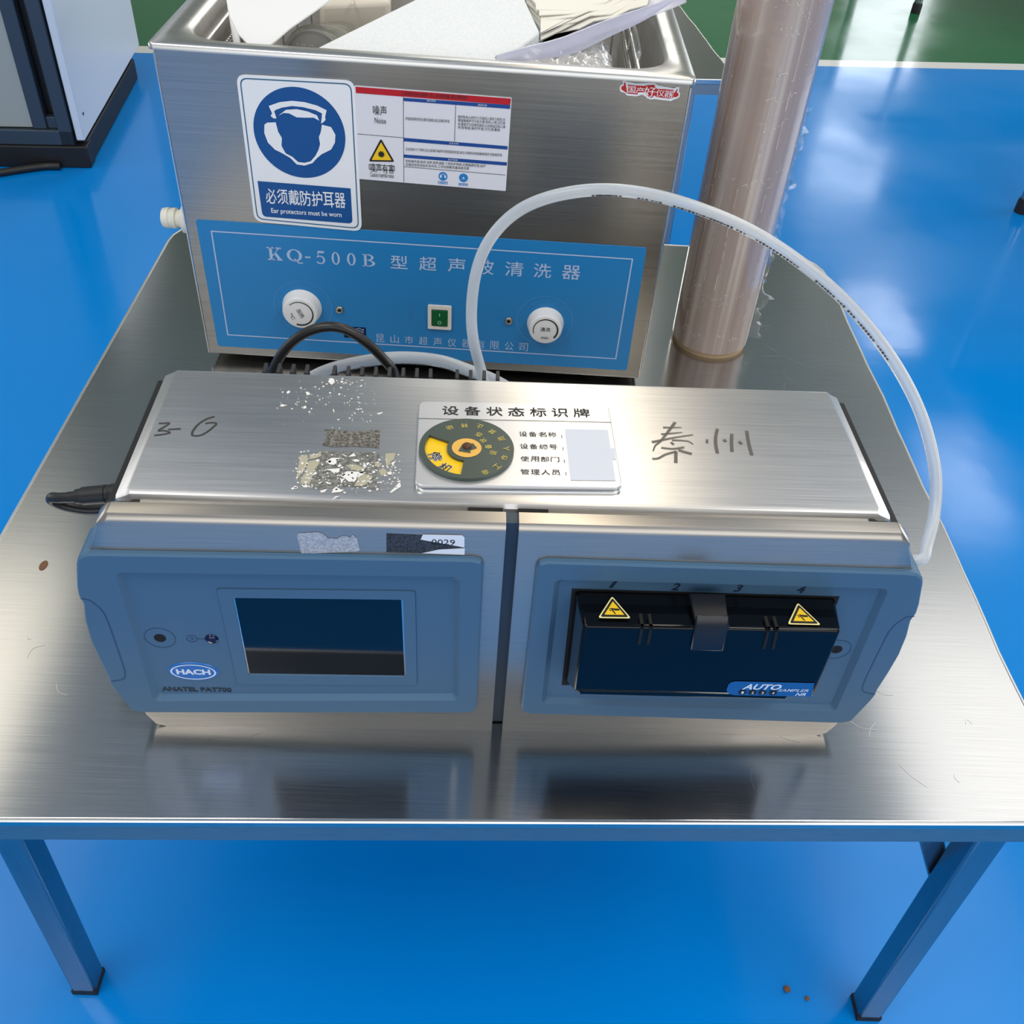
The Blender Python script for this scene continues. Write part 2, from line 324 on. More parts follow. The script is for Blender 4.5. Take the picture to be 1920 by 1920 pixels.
# outlines traced off image pixels: prints, marks, hoses (metres, in each thing's own axes)
D = {'EAR_BAND': [[-0.1624, 0.3288], [-0.1505, 0.3335], [-0.1373, 0.3357], [-0.1244, 0.3352], [-0.1116, 0.3325], [-0.1019, 0.3283], [-0.104, 0.3212], [-0.1038, 0.318], [-0.1064, 0.3153], [-0.1089, 0.3139], [-0.1078, 0.3193], [-0.107, 0.3247], [-0.1137, 0.3276], [-0.1265, 0.3299], [-0.1379, 0.3303], [-0.1487, 0.328], [-0.1555, 0.3252], [-0.1573, 0.3235], [-0.1565, 0.3203], [-0.1557, 0.3163], [-0.1586, 0.3161], [-0.1615, 0.3183], [-0.1597, 0.3214]], 'EAR_HAIR': [[-0.1534, 0.3192], [-0.1448, 0.3259], [-0.1333, 0.3274], [-0.122, 0.3257], [-0.1125, 0.3223], [-0.1104, 0.3167], [-0.116, 0.3196], [-0.1259, 0.319], [-0.1341, 0.3188], [-0.1419, 0.3225], [-0.1476, 0.3225]], 'EAR_MUFF': [[-0.1693, 0.3088], [-0.1661, 0.3112], [-0.1569, 0.3121], [-0.1555, 0.3023], [-0.1521, 0.2958], [-0.1534, 0.2873], [-0.1517, 0.2831], [-0.1496, 0.279], [-0.1432, 0.276], [-0.137, 0.2703], [-0.1302, 0.2699], [-0.1233, 0.2721], [-0.1177, 0.2785], [-0.1137, 0.2856], [-0.1116, 0.2917], [-0.1123, 0.2992], [-0.1097, 0.3052], [-0.108, 0.3128], [-0.0985, 0.3109], [-0.0944, 0.3029], [-0.0955, 0.2944], [-0.1002, 0.2865], [-0.1108, 0.2807], [-0.1162, 0.276], [-0.1217, 0.2701], [-0.1305, 0.2668], [-0.1389, 0.2676], [-0.145, 0.2741], [-0.153, 0.2788], [-0.161, 0.2825], [-0.1677, 0.2897], [-0.1704, 0.2996]], 'EAR_CIRC': [[-0.1328, 0.3029], [-0.084, 0.3061], [-0.1284, 0.35], [-0.1815, 0.2997], [-0.1374, 0.2528]], 'EAR_BOX': [[-0.1843, 0.2457], [-0.0817, 0.2439], [-0.0818, 0.202], [-0.1837, 0.204]], 'EAR_T1': [[-0.1776, 0.2385], [-0.0879, 0.2363], [-0.0889, 0.2197], [-0.1796, 0.221]], 'EAR_T2': [[-0.173, 0.2165], [-0.0936, 0.2138], [-0.094, 0.2072], [-0.1737, 0.2097]], 'EAR_SIGN': [[-0.1927, 0.3588], [-0.0711, 0.3602], [-0.0716, 0.1929], [-0.1936, 0.1971]], 'NOT_OUT': [[-0.0714, 0.3548], [0.0914, 0.3528], [0.0903, 0.2519], [-0.0726, 0.2552]], 'NOT_RED': [[-0.0704, 0.354], [0.0908, 0.3523], [0.0902, 0.3457], [-0.0702, 0.3477]], 'NOT_B1': [[-0.0211, 0.346], [0.0902, 0.3457], [0.0903, 0.3417], [-0.021, 0.3427]], 'NOT_B2': [[-0.0218, 0.3041], [0.0898, 0.3023], [0.0898, 0.2986], [-0.0217, 0.3004]], 'NOT_B3': [[-0.022, 0.286], [0.09, 0.2846], [0.0899, 0.2809], [-0.0218, 0.2825]], 'NOT_V1': [[-0.0211, 0.3469], [-0.0224, 0.2548]], 'NOT_V2': [[0.0334, 0.342], [0.0328, 0.3036]], 'NOT_H1': [[-0.0709, 0.3051], [-0.0218, 0.3041]], 'NOT_H2': [[-0.022, 0.2724], [0.089, 0.2703]], 'NOT_T': {'hd': [[-0.0235, 0.3515], [0.0454, 0.349]], 'zs': [[-0.0532, 0.3343], [-0.0389, 0.3285]], 'noise': [[-0.0519, 0.3227], [-0.0399, 0.319]], 'bad': [[-0.059, 0.2724], [-0.0329, 0.2657]], 'cau': [[-0.0593, 0.263], [-0.0333, 0.2598]], 'l1': [[0.0028, 0.346], [0.013, 0.3433]], 'l2': [[0.0561, 0.345], [0.0664, 0.3423]], 'l3': [[0.0266, 0.3026], [0.0373, 0.3002]], 'l4': [[0.0259, 0.2847], [0.0369, 0.2822]], 'p1': [[-0.0193, 0.3262], [0.0273, 0.3233]], 'p2a': [[0.036, 0.3315], [0.0859, 0.3289]], 'p2b': [[0.0361, 0.3277], [0.086, 0.3255]], 'p2c': [[0.0361, 0.3239], [0.0862, 0.3215]], 'p2d': [[0.0362, 0.3204], [0.0809, 0.3177]], 'p3': [[-0.0197, 0.2944], [0.0841, 0.2899]], 'p4a': [[-0.0202, 0.2807], [0.0669, 0.2773]], 'p4b': [[-0.0203, 0.2769], [0.0491, 0.2732]], 'box': [[-0.0604, 0.2735], [-0.032, 0.2648]], 'tri': [[-0.046, 0.3019], [-0.032, 0.277], [-0.0603, 0.2757]], 'c1': [[0.0207, 0.2643], [0.0256, 0.2647]], 'c2': [[0.0432, 0.2641], [0.0481, 0.2644]], 'c1b': [[0.0153, 0.2585], [0.0259, 0.2549]], 'c2b': [[0.0381, 0.2578], [0.0481, 0.2545]]}, 'BADGE': [[0.2038, 0.3771], [0.2056, 0.3784], [0.2076, 0.3766], [0.2184, 0.3754], [0.2302, 0.3767], [0.2366, 0.3771], [0.2405, 0.3751], [0.2573, 0.373], [0.2594, 0.3745], [0.2617, 0.3754], [0.2627, 0.3732], [0.2625, 0.3704], [0.2643, 0.3682], [0.2643, 0.3651], [0.2622, 0.363], [0.2591, 0.362], [0.2562, 0.3602], [0.2448, 0.3607], [0.2387, 0.3611], [0.2351, 0.3603], [0.2313, 0.3614], [0.2277, 0.3643], [0.2252, 0.3647], [0.2202, 0.3626], [0.2101, 0.3628], [0.2073, 0.3654], [0.2028, 0.3662], [0.2015, 0.3697], [0.2019, 0.3728], [0.2042, 0.3737]], 'BADGE_TH1': [[0.2054, 0.3753], [0.2063, 0.3762], [0.2081, 0.3716], [0.2097, 0.3655], [0.2059, 0.3672], [0.2035, 0.3686], [0.2031, 0.3713], [0.2054, 0.3726]], 'BADGE_TH2': [[0.2606, 0.3726], [0.2613, 0.3719], [0.2605, 0.3695], [0.2625, 0.3685], [0.2631, 0.3662], [0.2612, 0.3645], [0.2578, 0.3643], [0.2576, 0.3678]], 'BADGE_BACK': [[0.2094, 0.3738], [0.2179, 0.3734], [0.2267, 0.3736], [0.2301, 0.3746], [0.2364, 0.3754], [0.2383, 0.3724], [0.2402, 0.3715], [0.2483, 0.3717], [0.2571, 0.3715], [0.2575, 0.3635], [0.2542, 0.3627], [0.2485, 0.3629], [0.2403, 0.3635], [0.2384, 0.365], [0.2357, 0.3621], [0.2322, 0.3634], [0.2276, 0.3674], [0.2212, 0.367], [0.2204, 0.3644], [0.2175, 0.3648], [0.2098, 0.3649]], 'BADGE_CH': [[[0.2096, 0.3725], [0.2178, 0.3658]], [[0.2185, 0.3719], [0.2271, 0.3654]], [[0.2271, 0.3732], [0.2387, 0.3634]], [[0.2395, 0.3709], [0.2483, 0.3641]], [[0.2482, 0.3705], [0.2573, 0.3636]]], 'KQ': [[[-0.1838, 0.166], [-0.1667, 0.1493]], [[-0.1613, 0.165], [-0.1434, 0.148]], [[-0.14, 0.1569], [-0.1337, 0.1548]], [[-0.1265, 0.1649], [-0.1167, 0.1482]], [[-0.109, 0.1648], [-0.0993, 0.1484]], [[-0.091, 0.1647], [-0.0808, 0.1487]], [[-0.0727, 0.1647], [-0.0579, 0.1486]]], 'KQC': [[[-0.04, 0.1653], [-0.0199, 0.1483]], [[-0.0065, 0.166], [0.014, 0.148]], [[0.0271, 0.1664], [0.0479, 0.1487]], [[0.0607, 0.1667], [0.0814, 0.1477]], [[0.0943, 0.1665], [0.116, 0.1478]], [[0.128, 0.1665], [0.1489, 0.148]], [[0.1614, 0.1665], [0.1833, 0.1481]]], 'CO': [[[-0.0609, 0.0567], [-0.0508, 0.045]], [[-0.0432, 0.0566], [-0.0329, 0.045]], [[-0.0254, 0.0566], [-0.015, 0.0449]], [[-0.0076, 0.0565], [0.0029, 0.0448]], [[0.0102, 0.0565], [0.0208, 0.0448]], [[0.028, 0.0564], [0.0387, 0.0447]], [[0.0458, 0.0564], [0.0567, 0.0447]], [[0.0636, 0.0563], [0.0746, 0.0446]], [[0.0814, 0.0563], [0.0926, 0.0445]], [[0.0993, 0.0562], [0.1105, 0.0445]], [[0.1171, 0.0562], [0.1285, 0.0444]]], 'KNOB1': [[-0.1497, 0.0888], [-0.113, 0.0913], [-0.1465, 0.1237], [-0.1835, 0.0906]], 'KNOB2': [[0.1463, 0.0898], [0.1808, 0.0923]], 'KN1F': [[-0.1504, 0.0878], [-0.1276, 0.0841], [-0.1716, 0.0907]], 'KN2F': [[0.1482, 0.0849], [0.1697, 0.0864]], 'H36': [[[-0.2702, 0.103], [-0.2663, 0.1035], [-0.2623, 0.1034], [-0.2682, 0.0944], [-0.2645, 0.0945], [-0.2602, 0.0932], [-0.2598, 0.0916], [-0.2647, 0.0897], [-0.27, 0.0882]], [[-0.2615, 0.0959], [-0.2522, 0.0974]], [[-0.23, 0.1139], [-0.2358, 0.1102], [-0.2402, 0.1038], [-0.2425, 0.096], [-0.2423, 0.0905], [-0.2397, 0.0893], [-0.2359, 0.0902], [-0.2323, 0.0938], [-0.2284, 0.1008], [-0.2271, 0.1053], [-0.2308, 0.1061], [-0.2353, 0.1047]]], 'HZH': [[[0.1339, 0.1252], [0.1264, 0.1127], [0.1186, 0.1002], [0.1137, 0.0944], [0.1111, 0.0875]], [[0.123, 0.1179], [0.1381, 0.1185]], [[0.1203, 0.109], [0.1292, 0.1106], [0.1377, 0.1123]], [[0.1115, 0.0986], [0.1219, 0.1023], [0.1316, 0.1056], [0.146, 0.1096]], [[0.1279, 0.1018], [0.1356, 0.1018], [0.1411, 0.1008], [0.1441, 0.0974]], [[0.1268, 0.0994], [0.1284, 0.0962]], [[0.118, 0.0919], [0.1274, 0.091], [0.1364, 0.0934]], [[0.1295, 0.088], [0.1203, 0.0837], [0.1137, 0.0787], [0.1091, 0.0781]], [[0.129, 0.088], [0.1269, 0.074]], [[0.1312, 0.0897], [0.1359, 0.0875], [0.1412, 0.0854]], [[0.1564, 0.104], [0.1554, 0.0995]], [[0.1671, 0.1181], [0.164, 0.108], [0.1623, 0.0983], [0.1616, 0.0872]], [[0.1698, 0.1047], [0.1711, 0.1019]], [[0.1777, 0.112], [0.1753, 0.1005], [0.1737, 0.0897]], [[0.1816, 0.1028], [0.1835, 0.0997]], [[0.1908, 0.1168], [0.1892, 0.1012], [0.1887, 0.0861]]], 'RESA': [[[-0.1578, 0.0698], [-0.1527, 0.0704], [-0.1514, 0.064], [-0.1522, 0.0569], [-0.1529, 0.052], [-0.1549, 0.0471], [-0.157, 0.0402], [-0.1575, 0.0546]], [[-0.1506, 0.0634], [-0.1425, 0.0655], [-0.1431, 0.0595], [-0.1452, 0.0545], [-0.146, 0.0434], [-0.147, 0.0373], [-0.1536, 0.0377], [-0.153, 0.0459], [-0.1513, 0.05], [-0.1513, 0.057]], [[-0.1514, 0.0712], [-0.1464, 0.0714], [-0.1433, 0.0752], [-0.1426, 0.0694], [-0.1467, 0.0664], [-0.1502, 0.0655]], [[-0.0947, 0.0749], [-0.0873, 0.0756], [-0.0882, 0.0676], [-0.0907, 0.0646], [-0.0924, 0.0568], [-0.0945, 0.0666]], [[-0.0985, 0.0544], [-0.0952, 0.0581], [-0.0912, 0.0527], [-0.0958, 0.0483]], [[-0.109, 0.0505], [-0.1016, 0.0481], [-0.1062, 0.039], [-0.1095, 0.0369], [-0.1148, 0.037], [-0.1125, 0.0449]], [[-0.1234, 0.06], [-0.1163, 0.061], [-0.1078, 0.0568], [-0.1133, 0.0534], [-0.1179, 0.055]], [[-0.1021, 0.0648], [-0.0965, 0.063], [-0.0984, 0.0579], [-0.1012, 0.0599]]], 'RESW': [[[-0.1386, 0.0625], [-0.1342, 0.0677], [-0.1278, 0.0676], [-0.1302, 0.0643], [-0.1301, 0.0593], [-0.1346, 0.0598]], [[-0.1376, 0.0541], [-0.127, 0.056], [-0.127, 0.0518], [-0.1299, 0.0493], [-0.1334, 0.0526]], [[-0.126, 0.047], [-0.1217, 0.0527], [-0.1096, 0.0526], [-0.1089, 0.0498], [-0.1126, 0.0462], [-0.1152, 0.0407], [-0.1192, 0.0412], [-0.1218, 0.0445]], [[-0.1252, 0.0436], [-0.1218, 0.0451], [-0.1233, 0.0417], [-0.1242, 0.0383]], [[-0.1299, 0.0284], [-0.1293, 0.0327], [-0.1274, 0.0354], [-0.124, 0.0323], [-0.1214, 0.0324], [-0.1237, 0.0296]], [[-0.1384, 0.0303], [-0.1333, 0.0329], [-0.135, 0.0291], [-0.1375, 0.0284]], [[-0.119, 0.0655], [-0.1164, 0.067], [-0.1131, 0.0658], [-0.1161, 0.0635]], [[-0.1526, 0.0364], [-0.1492, 0.0372], [-0.1474, 0.0339], [-0.1504, 0.0335]], [[-0.1464, 0.0465], [-0.1444, 0.0517], [-0.1427, 0.049]], [[-0.1108, 0.0602], [-0.1092, 0.0624], [-0.1075, 0.0589], [-0.1091, 0.0568]], [[-0.1416, 0.0613], [-0.1393, 0.0589], [-0.1403, 0.0582]], [[-0.141, 0.0389], [-0.1377, 0.0407], [-0.1396, 0.0376]], [[-0.1347, 0.0372], [-0.1309, 0.0393], [-0.1336, 0.0396]], [[-0.1293, 0.0209], [-0.1267, 0.0249], [-0.1237, 0.0253], [-0.1257, 0.0239]], [[-0.0898, 0.064], [-0.0863, 0.0663], [-0.0886, 0.0601]], [[-0.0887, 0.0304], [-0.0852, 0.0365], [-0.082, 0.0428], [-0.0808, 0.0374], [-0.087, 0.0305]], [[-0.1284, 0.073], [-0.1244, 0.0695], [-0.1217, 0.07], [-0.1185, 0.0741], [-0.1167, 0.0703], [-0.1216, 0.0693]], [[-0.1053, 0.0755], [-0.1021, 0.076], [-0.1029, 0.0745]], [[-0.1577, 0.0328], [-0.1553, 0.0343], [-0.1555, 0.0326]], [[-0.1089, 0.0349], [-0.105, 0.036], [-0.1062, 0.034]]], 'RESB': [[-0.1431, 0.0759], [-0.1269, 0.0759], [-0.0993, 0.0758], [-0.0993, 0.0643], [-0.0998, 0.0537], [-0.096, 0.0334], [-0.1183, 0.0365], [-0.1398, 0.0323], [-0.1465, 0.034], [-0.1457, 0.0517], [-0.1428, 0.0644]], 'RESD': [[-0.144, 0.1025], [-0.1327, 0.1013], [-0.1243, 0.0999], [-0.1144, 0.1013], [-0.1013, 0.1042], [-0.1003, 0.0811], [-0.1198, 0.0824], [-0.1343, 0.0808], [-0.1432, 0.0826], [-0.1411, 0.0928]], 'RESW2': [[[-0.1484, 0.1647], [-0.1473, 0.1699], [-0.1442, 0.169], [-0.1428, 0.164], [-0.145, 0.1603]], [[-0.1798, 0.1484], [-0.1781, 0.1509], [-0.1766, 0.1485], [-0.1786, 0.146]], [[-0.1647, 0.1497], [-0.1624, 0.1498], [-0.1602, 0.1465], [-0.1629, 0.1449]], [[-0.1823, 0.1293], [-0.1811, 0.1322], [-0.1764, 0.1311], [-0.18, 0.1289]], [[-0.1652, 0.1283], [-0.1622, 0.1313], [-0.161, 0.1285], [-0.1628, 0.127]], [[-0.1404, 0.1277], [-0.1396, 0.1278], [-0.1385, 0.1236], [-0.1393, 0.124]], [[-0.1323, 0.1373], [-0.1315, 0.1349], [-0.1324, 0.1353]], [[-0.1237, 0.1253], [-0.1218, 0.123], [-0.1225, 0.1221]], [[-0.1056, 0.1239], [-0.1012, 0.126], [-0.1006, 0.1251], [-0.1033, 0.1226]]], 'RESDOT': [[-0.1928, 0.1744], [-0.1119, 0.1179]], 'STA': [[-0.1521, 0.2355], [-0.1508, 0.2376], [-0.137, 0.239], [-0.133, 0.2372], [-0.1304, 0.2333], [-0.1241, 0.2331], [-0.119, 0.2367], [-0.1149, 0.2344], [-0.1126, 0.2374], [-0.1099, 0.2345], [-0.1086, 0.2225], [-0.11, 0.2207], [-0.1495, 0.217], [-0.1508, 0.2185]], 'STD': [[-0.089, 0.2392], [-0.0646, 0.2386], [-0.0339, 0.2277], [-0.0518, 0.225], [-0.0648, 0.2205], [-0.0896, 0.2206]], 'STW': [[-0.0632, 0.2397], [-0.0353, 0.2399], [-0.0338, 0.2377], [-0.0336, 0.2277], [-0.0454, 0.2303], [-0.0576, 0.2329], [-0.065, 0.2346]], 'STW2': [[-0.0641, 0.2208], [-0.0518, 0.225], [-0.0333, 0.227], [-0.0334, 0.2202]], 'STN': [[-0.0572, 0.2354], [-0.0404, 0.23]], 'AUTO': [[0.1725, 0.1193], [0.1728, 0.1259], [0.1768, 0.1292], [0.2392, 0.1287], [0.2419, 0.1101], [0.1808, 0.1108], [0.1754, 0.1136]], 'AUTO_T': [[0.1841, 0.1253], [0.2147, 0.116]], 'SAMP_T': [[0.2129, 0.121], [0.237, 0.1158]], 'NR_T': [[0.2278, 0.116], [0.2363, 0.1117]], 'AUTO_C': [[0.1855, 0.1152], [0.1935, 0.115], [0.2013, 0.1147], [0.2097, 0.1145], [0.2128, 0.1146]], 'LATCH': [[0.1332, 0.204], [0.1577, 0.2037], [0.1596, 0.1678], [0.135, 0.1679]], 'SLOTS': [[0.0958, 0.1909], [0.0962, 0.1715], [0.1023, 0.1911], [0.1029, 0.1717], [0.1883, 0.193], [0.1899, 0.1691], [0.1945, 0.1932], [0.1969, 0.169]], 'TRI1': [[0.0767, -0.0131], [0.0873, -0.0322], [0.0657, -0.0324]], 'TRI2': [[0.2162, -0.0155], [0.2272, -0.0348], [0.2049, -0.0347]], 'LATCHTOP': [[0.1342, -0.0107], [0.1618, -0.0118], [0.1616, -0.0312], [0.1366, -0.0312]], 'SIDE': [[0.0526, 0.079], [0.0498, 0.1912]], 'TRAY': [[[0.0602, 0.1], [0.2282, 0.0992], [0.229, 0.0921], [0.0606, 0.0955]], [[0.0591, 0.1067], [0.2253, 0.1059], [0.2261, 0.0989], [0.0596, 0.1023]]], 'SP': {'corner': [[-0.0724, 0.1349], [0.0801, 0.1383], [0.0809, 0.0368], [-0.0705, 0.0331]], 't': [[-0.0537, 0.1295], [0.063, 0.1192]], 'line': [[-0.0718, 0.1119], [0.0805, 0.1147]], 'l1': [[0.0062, 0.0988], [0.0363, 0.0933]], 'l2': [[0.0065, 0.0836], [0.0362, 0.0782]], 'l3': [[0.0065, 0.0688], [0.0369, 0.0634]], 'l4': [[0.0061, 0.054], [0.0369, 0.0483]], 'win': [[0.0428, 0.1039], [0.0765, 0.1048], [0.0765, 0.044], [0.0432, 0.0432]], 'notch': [[0.0806, 0.0753]], 'disc': [[-0.0338, 0.0749], [0.0022, 0.0774], [-0.0695, 0.074]], 'orange': [[-0.0338, 0.0745], [-0.0225, 0.0751]], 'colon': [[0.0396, 0.0942], [0.0398, 0.0791], [0.0399, 0.0645], [0.0401, 0.0501]]}, 'DISC': {'c': [[-0.0336, 0.0723]], 'outer': [[-0.0198, 0.0459], [-0.011, 0.0529], [-0.0055, 0.0634], [-0.0039, 0.0743], [-0.0073, 0.0859], [-0.0144, 0.0941], [-0.0241, 0.1002], [-0.0359, 0.1007], [-0.0469, 0.0977]], 'inner': [[-0.0138, 0.0686], [-0.0175, 0.0757], [-0.0213, 0.0829], [-0.0247, 0.0898]], 'win': [[-0.0619, 0.088], [-0.0473, 0.0793], [-0.0484, 0.0716], [-0.0448, 0.0639], [-0.0369, 0.0591], [-0.0378, 0.0417], [-0.046, 0.0442], [-0.0543, 0.0501], [-0.0615, 0.0586], [-0.0652, 0.0682], [-0.0659, 0.0774]], 'txt': [[-0.0571, 0.0653], [-0.0492, 0.0522]], 'edge': [[0.002, 0.074], [-0.0691, 0.0706], [-0.0341, 0.1092]], 'arrow': [[-0.04, 0.068], [-0.0368, 0.0768], [-0.0288, 0.0775], [-0.0259, 0.072], [-0.0312, 0.0688], [-0.0306, 0.0659]], 'org': [[-0.0448, 0.0717], [-0.0225, 0.0728]], 'screw': [[-0.0336, 0.0743]]}, 'HOSE': [[-0.0013, 0.33, 0.1894], [-0.0054, 0.33, 0.2071], [-0.0148, 0.335, 0.2407], [-0.0177, 0.34, 0.2703], [-0.0146, 0.34, 0.307], [-0.0044, 0.34, 0.3373], [0.0151, 0.34, 0.362], [0.0419, 0.335, 0.3797], [0.0791, 0.33, 0.3904], [0.1209, 0.325, 0.3912], [0.1676, 0.315, 0.384], [0.2113, 0.305, 0.3704], [0.2566, 0.29, 0.3486], [0.2951, 0.275, 0.3224], [0.3304, 0.255, 0.2904], [0.3574, 0.235, 0.2557], [0.3703, 0.205, 0.2244], [0.3707, 0.18, 0.1996], [0.3612, 0.155, 0.1868], [0.3457, 0.13, 0.1819]], 'HOSE2': [[-0.1606, 0.36, 0.1798], [-0.1294, 0.36, 0.1927], [-0.0889, 0.36, 0.2018], [-0.0488, 0.36, 0.2012], [-0.0183, 0.355, 0.195], [0.0073, 0.35, 0.1879], [0.023, 0.34, 0.1806]], 'CABLE': [[-0.2063, 0.345, 0.1753], [-0.1997, 0.345, 0.1938], [-0.1872, 0.345, 0.2151], [-0.1696, 0.345, 0.2322], [-0.1497, 0.345, 0.2412], [-0.1306, 0.345, 0.2396], [-0.1111, 0.345, 0.2255], [-0.0948, 0.345, 0.2062], [-0.0878, 0.345, 0.1917]], 'PLUG': [[-0.2384, 0.06, 0.2951], [-0.2615, 0.06, 0.2862], [-0.2724, 0.06, 0.2837]], 'legR1': [2.13095, 5.0638, -0.68], 'legR2': [1.7694, 2.71349, -0.68], 'BRACE': [[0.5051, 0.14, -0.253], [0.537, 0.13, -0.3178], [0.5412, 0.15, -0.2654], [0.5496, 0.15, -0.3141]]}
D.update({'PAPER': [[0.072, 0.0597, 0.3722], [0.1023, 0.0891, 0.3845], [0.1162, 0.1055, 0.3914], [0.1599, 0.1139, 0.3949], [0.1756, 0.1246, 0.3994], [0.198, 0.1297, 0.4016], [0.2159, 0.1454, 0.4082], [0.237, 0.1568, 0.413], [0.2436, 0.1897, 0.4268], [0.0987, 0.1764, 0.4212]], 'TRAYU': [[0.0727, 0.024, 0.3846], [0.1025, 0.0384, 0.3904], [0.1328, 0.0515, 0.3956], [0.1551, 0.0641, 0.4006], [0.189, 0.0855, 0.4092], [0.2235, 0.1042, 0.4167], [0.2557, 0.1214, 0.4236], [0.2826, 0.1383, 0.4303]], 'TRAYL': [[0.073, 0.024, 0.3783], [0.1061, 0.0384, 0.3784], [0.137, 0.0515, 0.3799], [0.1608, 0.0641, 0.3834], [0.1948, 0.0855, 0.3946], [0.2291, 0.1042, 0.4064], [0.2601, 0.1214, 0.4217], [0.287, 0.1383, 0.429]], 'SHEET': [[-0.2227, 0.1082, 0.3974], [-0.2155, 0.0886, 0.3916], [-0.2018, 0.0612, 0.3834], [-0.1828, 0.033, 0.3772], [-0.1619, 0.0335, 0.3774], [-0.1417, 0.0411, 0.3898], [-0.1208, 0.0685, 0.3979], [-0.1062, 0.0921, 0.4048], [-0.0927, 0.1105, 0.4101], [-0.1048, 0.1577, 0.424], [-0.2395, 0.1639, 0.4142]]})  # tank contents from image pixels; sheet edge pushed along the line of sight

# ------------------------------------------------------------------ room shell
U0, U1, V0, V1 = -4.5, 6.0, -3.7, 9.0
mb = MB(); mb.box(-9, 9, -7, 13, -.1, 0); fl = struct(obj('floor', mb, 'floor_epoxy', smooth=0)); fl.location = (0, 0, FLOOR_Z)
mb = MB(); q = [room(U0-.2, V0-.2), room(U1+.2, V0-.2), room(U1+.2, V1+.2), room(U0-.2, V1+.2)]
mb.prism([(p.x, p.y, CEIL_Z) for p in q], [(p.x, p.y, CEIL_Z+.12) for p in q]); struct(obj('ceiling', mb, 'ceiling_paint', smooth=0))
def wall(name, a, b, inward, opening=None):
    # wall between room points a, b; inward = unit vector in room axes; opening = (s0, s1, z0, z1) along the wall
    A, B = Vector(a), Vector(b); d = (B-A).normalized(); L = (B-A).length; n = Vector(inward); t = .15
    P = lambda s, z, k: room(*(A + d*s - n*t*k), z)
    mb = MB()
    def blk(s0, s1, z0, z1): mb.prism([P(s0, z0, 0), P(s1, z0, 0), P(s1, z1, 0), P(s0, z1, 0)], [P(s0, z0, 1), P(s1, z0, 1), P(s1, z1, 1), P(s0, z1, 1)])
    if not opening: blk(0, L, FLOOR_Z, CEIL_Z)
    else:
        s0, s1, z0, z1 = opening
        blk(0, s0, FLOOR_Z, CEIL_Z); blk(s1, L, FLOOR_Z, CEIL_Z); blk(s0, s1, FLOOR_Z, z0); blk(s0, s1, z1, CEIL_Z)
    struct(obj(name, mb, 'wall_paint', smooth=0)); return P
WN = [0]
def window(P, s0, s1, z0, z1, nm):
    WN[0] += 1; mb = MB(); w = .05
    def blk(a, b, c, d): mb.prism([P(a, c, .3), P(b, c, .3), P(b, d, .3), P(a, d, .3)], [P(a, c, .75), P(b, c, .75), P(b, d, .75), P(a, d, .75)])
    blk(s0, s1, z0, z0+w); blk(s0, s1, z1-w, z1); k = max(1, round((s1-s0)/1.1))
    for i in range(k+1): x = s0 + (s1-s0-w)*i/k; blk(x, x+w, z0+w, z1-w)
    f = struct(obj('window_%d' % WN[0], mb, 'window_frame', smooth=0))
Pw = wall('wall_back', (U0, V1), (U1, V1), (0, -1), (8.7, 9.5, .1, 2.5)); window(Pw, 8.7, 9.5, .1, 2.5, 0)
Pw = wall('wall_front', (U0, V0), (U1, V0), (0, 1), (1.2, 7.8, .05, 2.05)); window(Pw, 1.2, 7.8, .05, 2.05, 0)
Pw = wall('wall_left', (U0, V0), (U0, V1), (1, 0), (4.1, 7.7, .2, 2.0)); window(Pw, 4.1, 7.7, .2, 2.0, 0)
Pw = wall('wall_right', (U1, V0), (U1, V1), (-1, 0), (4.0, 7.4, .2, 2.0)); window(Pw, 4.0, 7.4, .2, 2.0, 0)

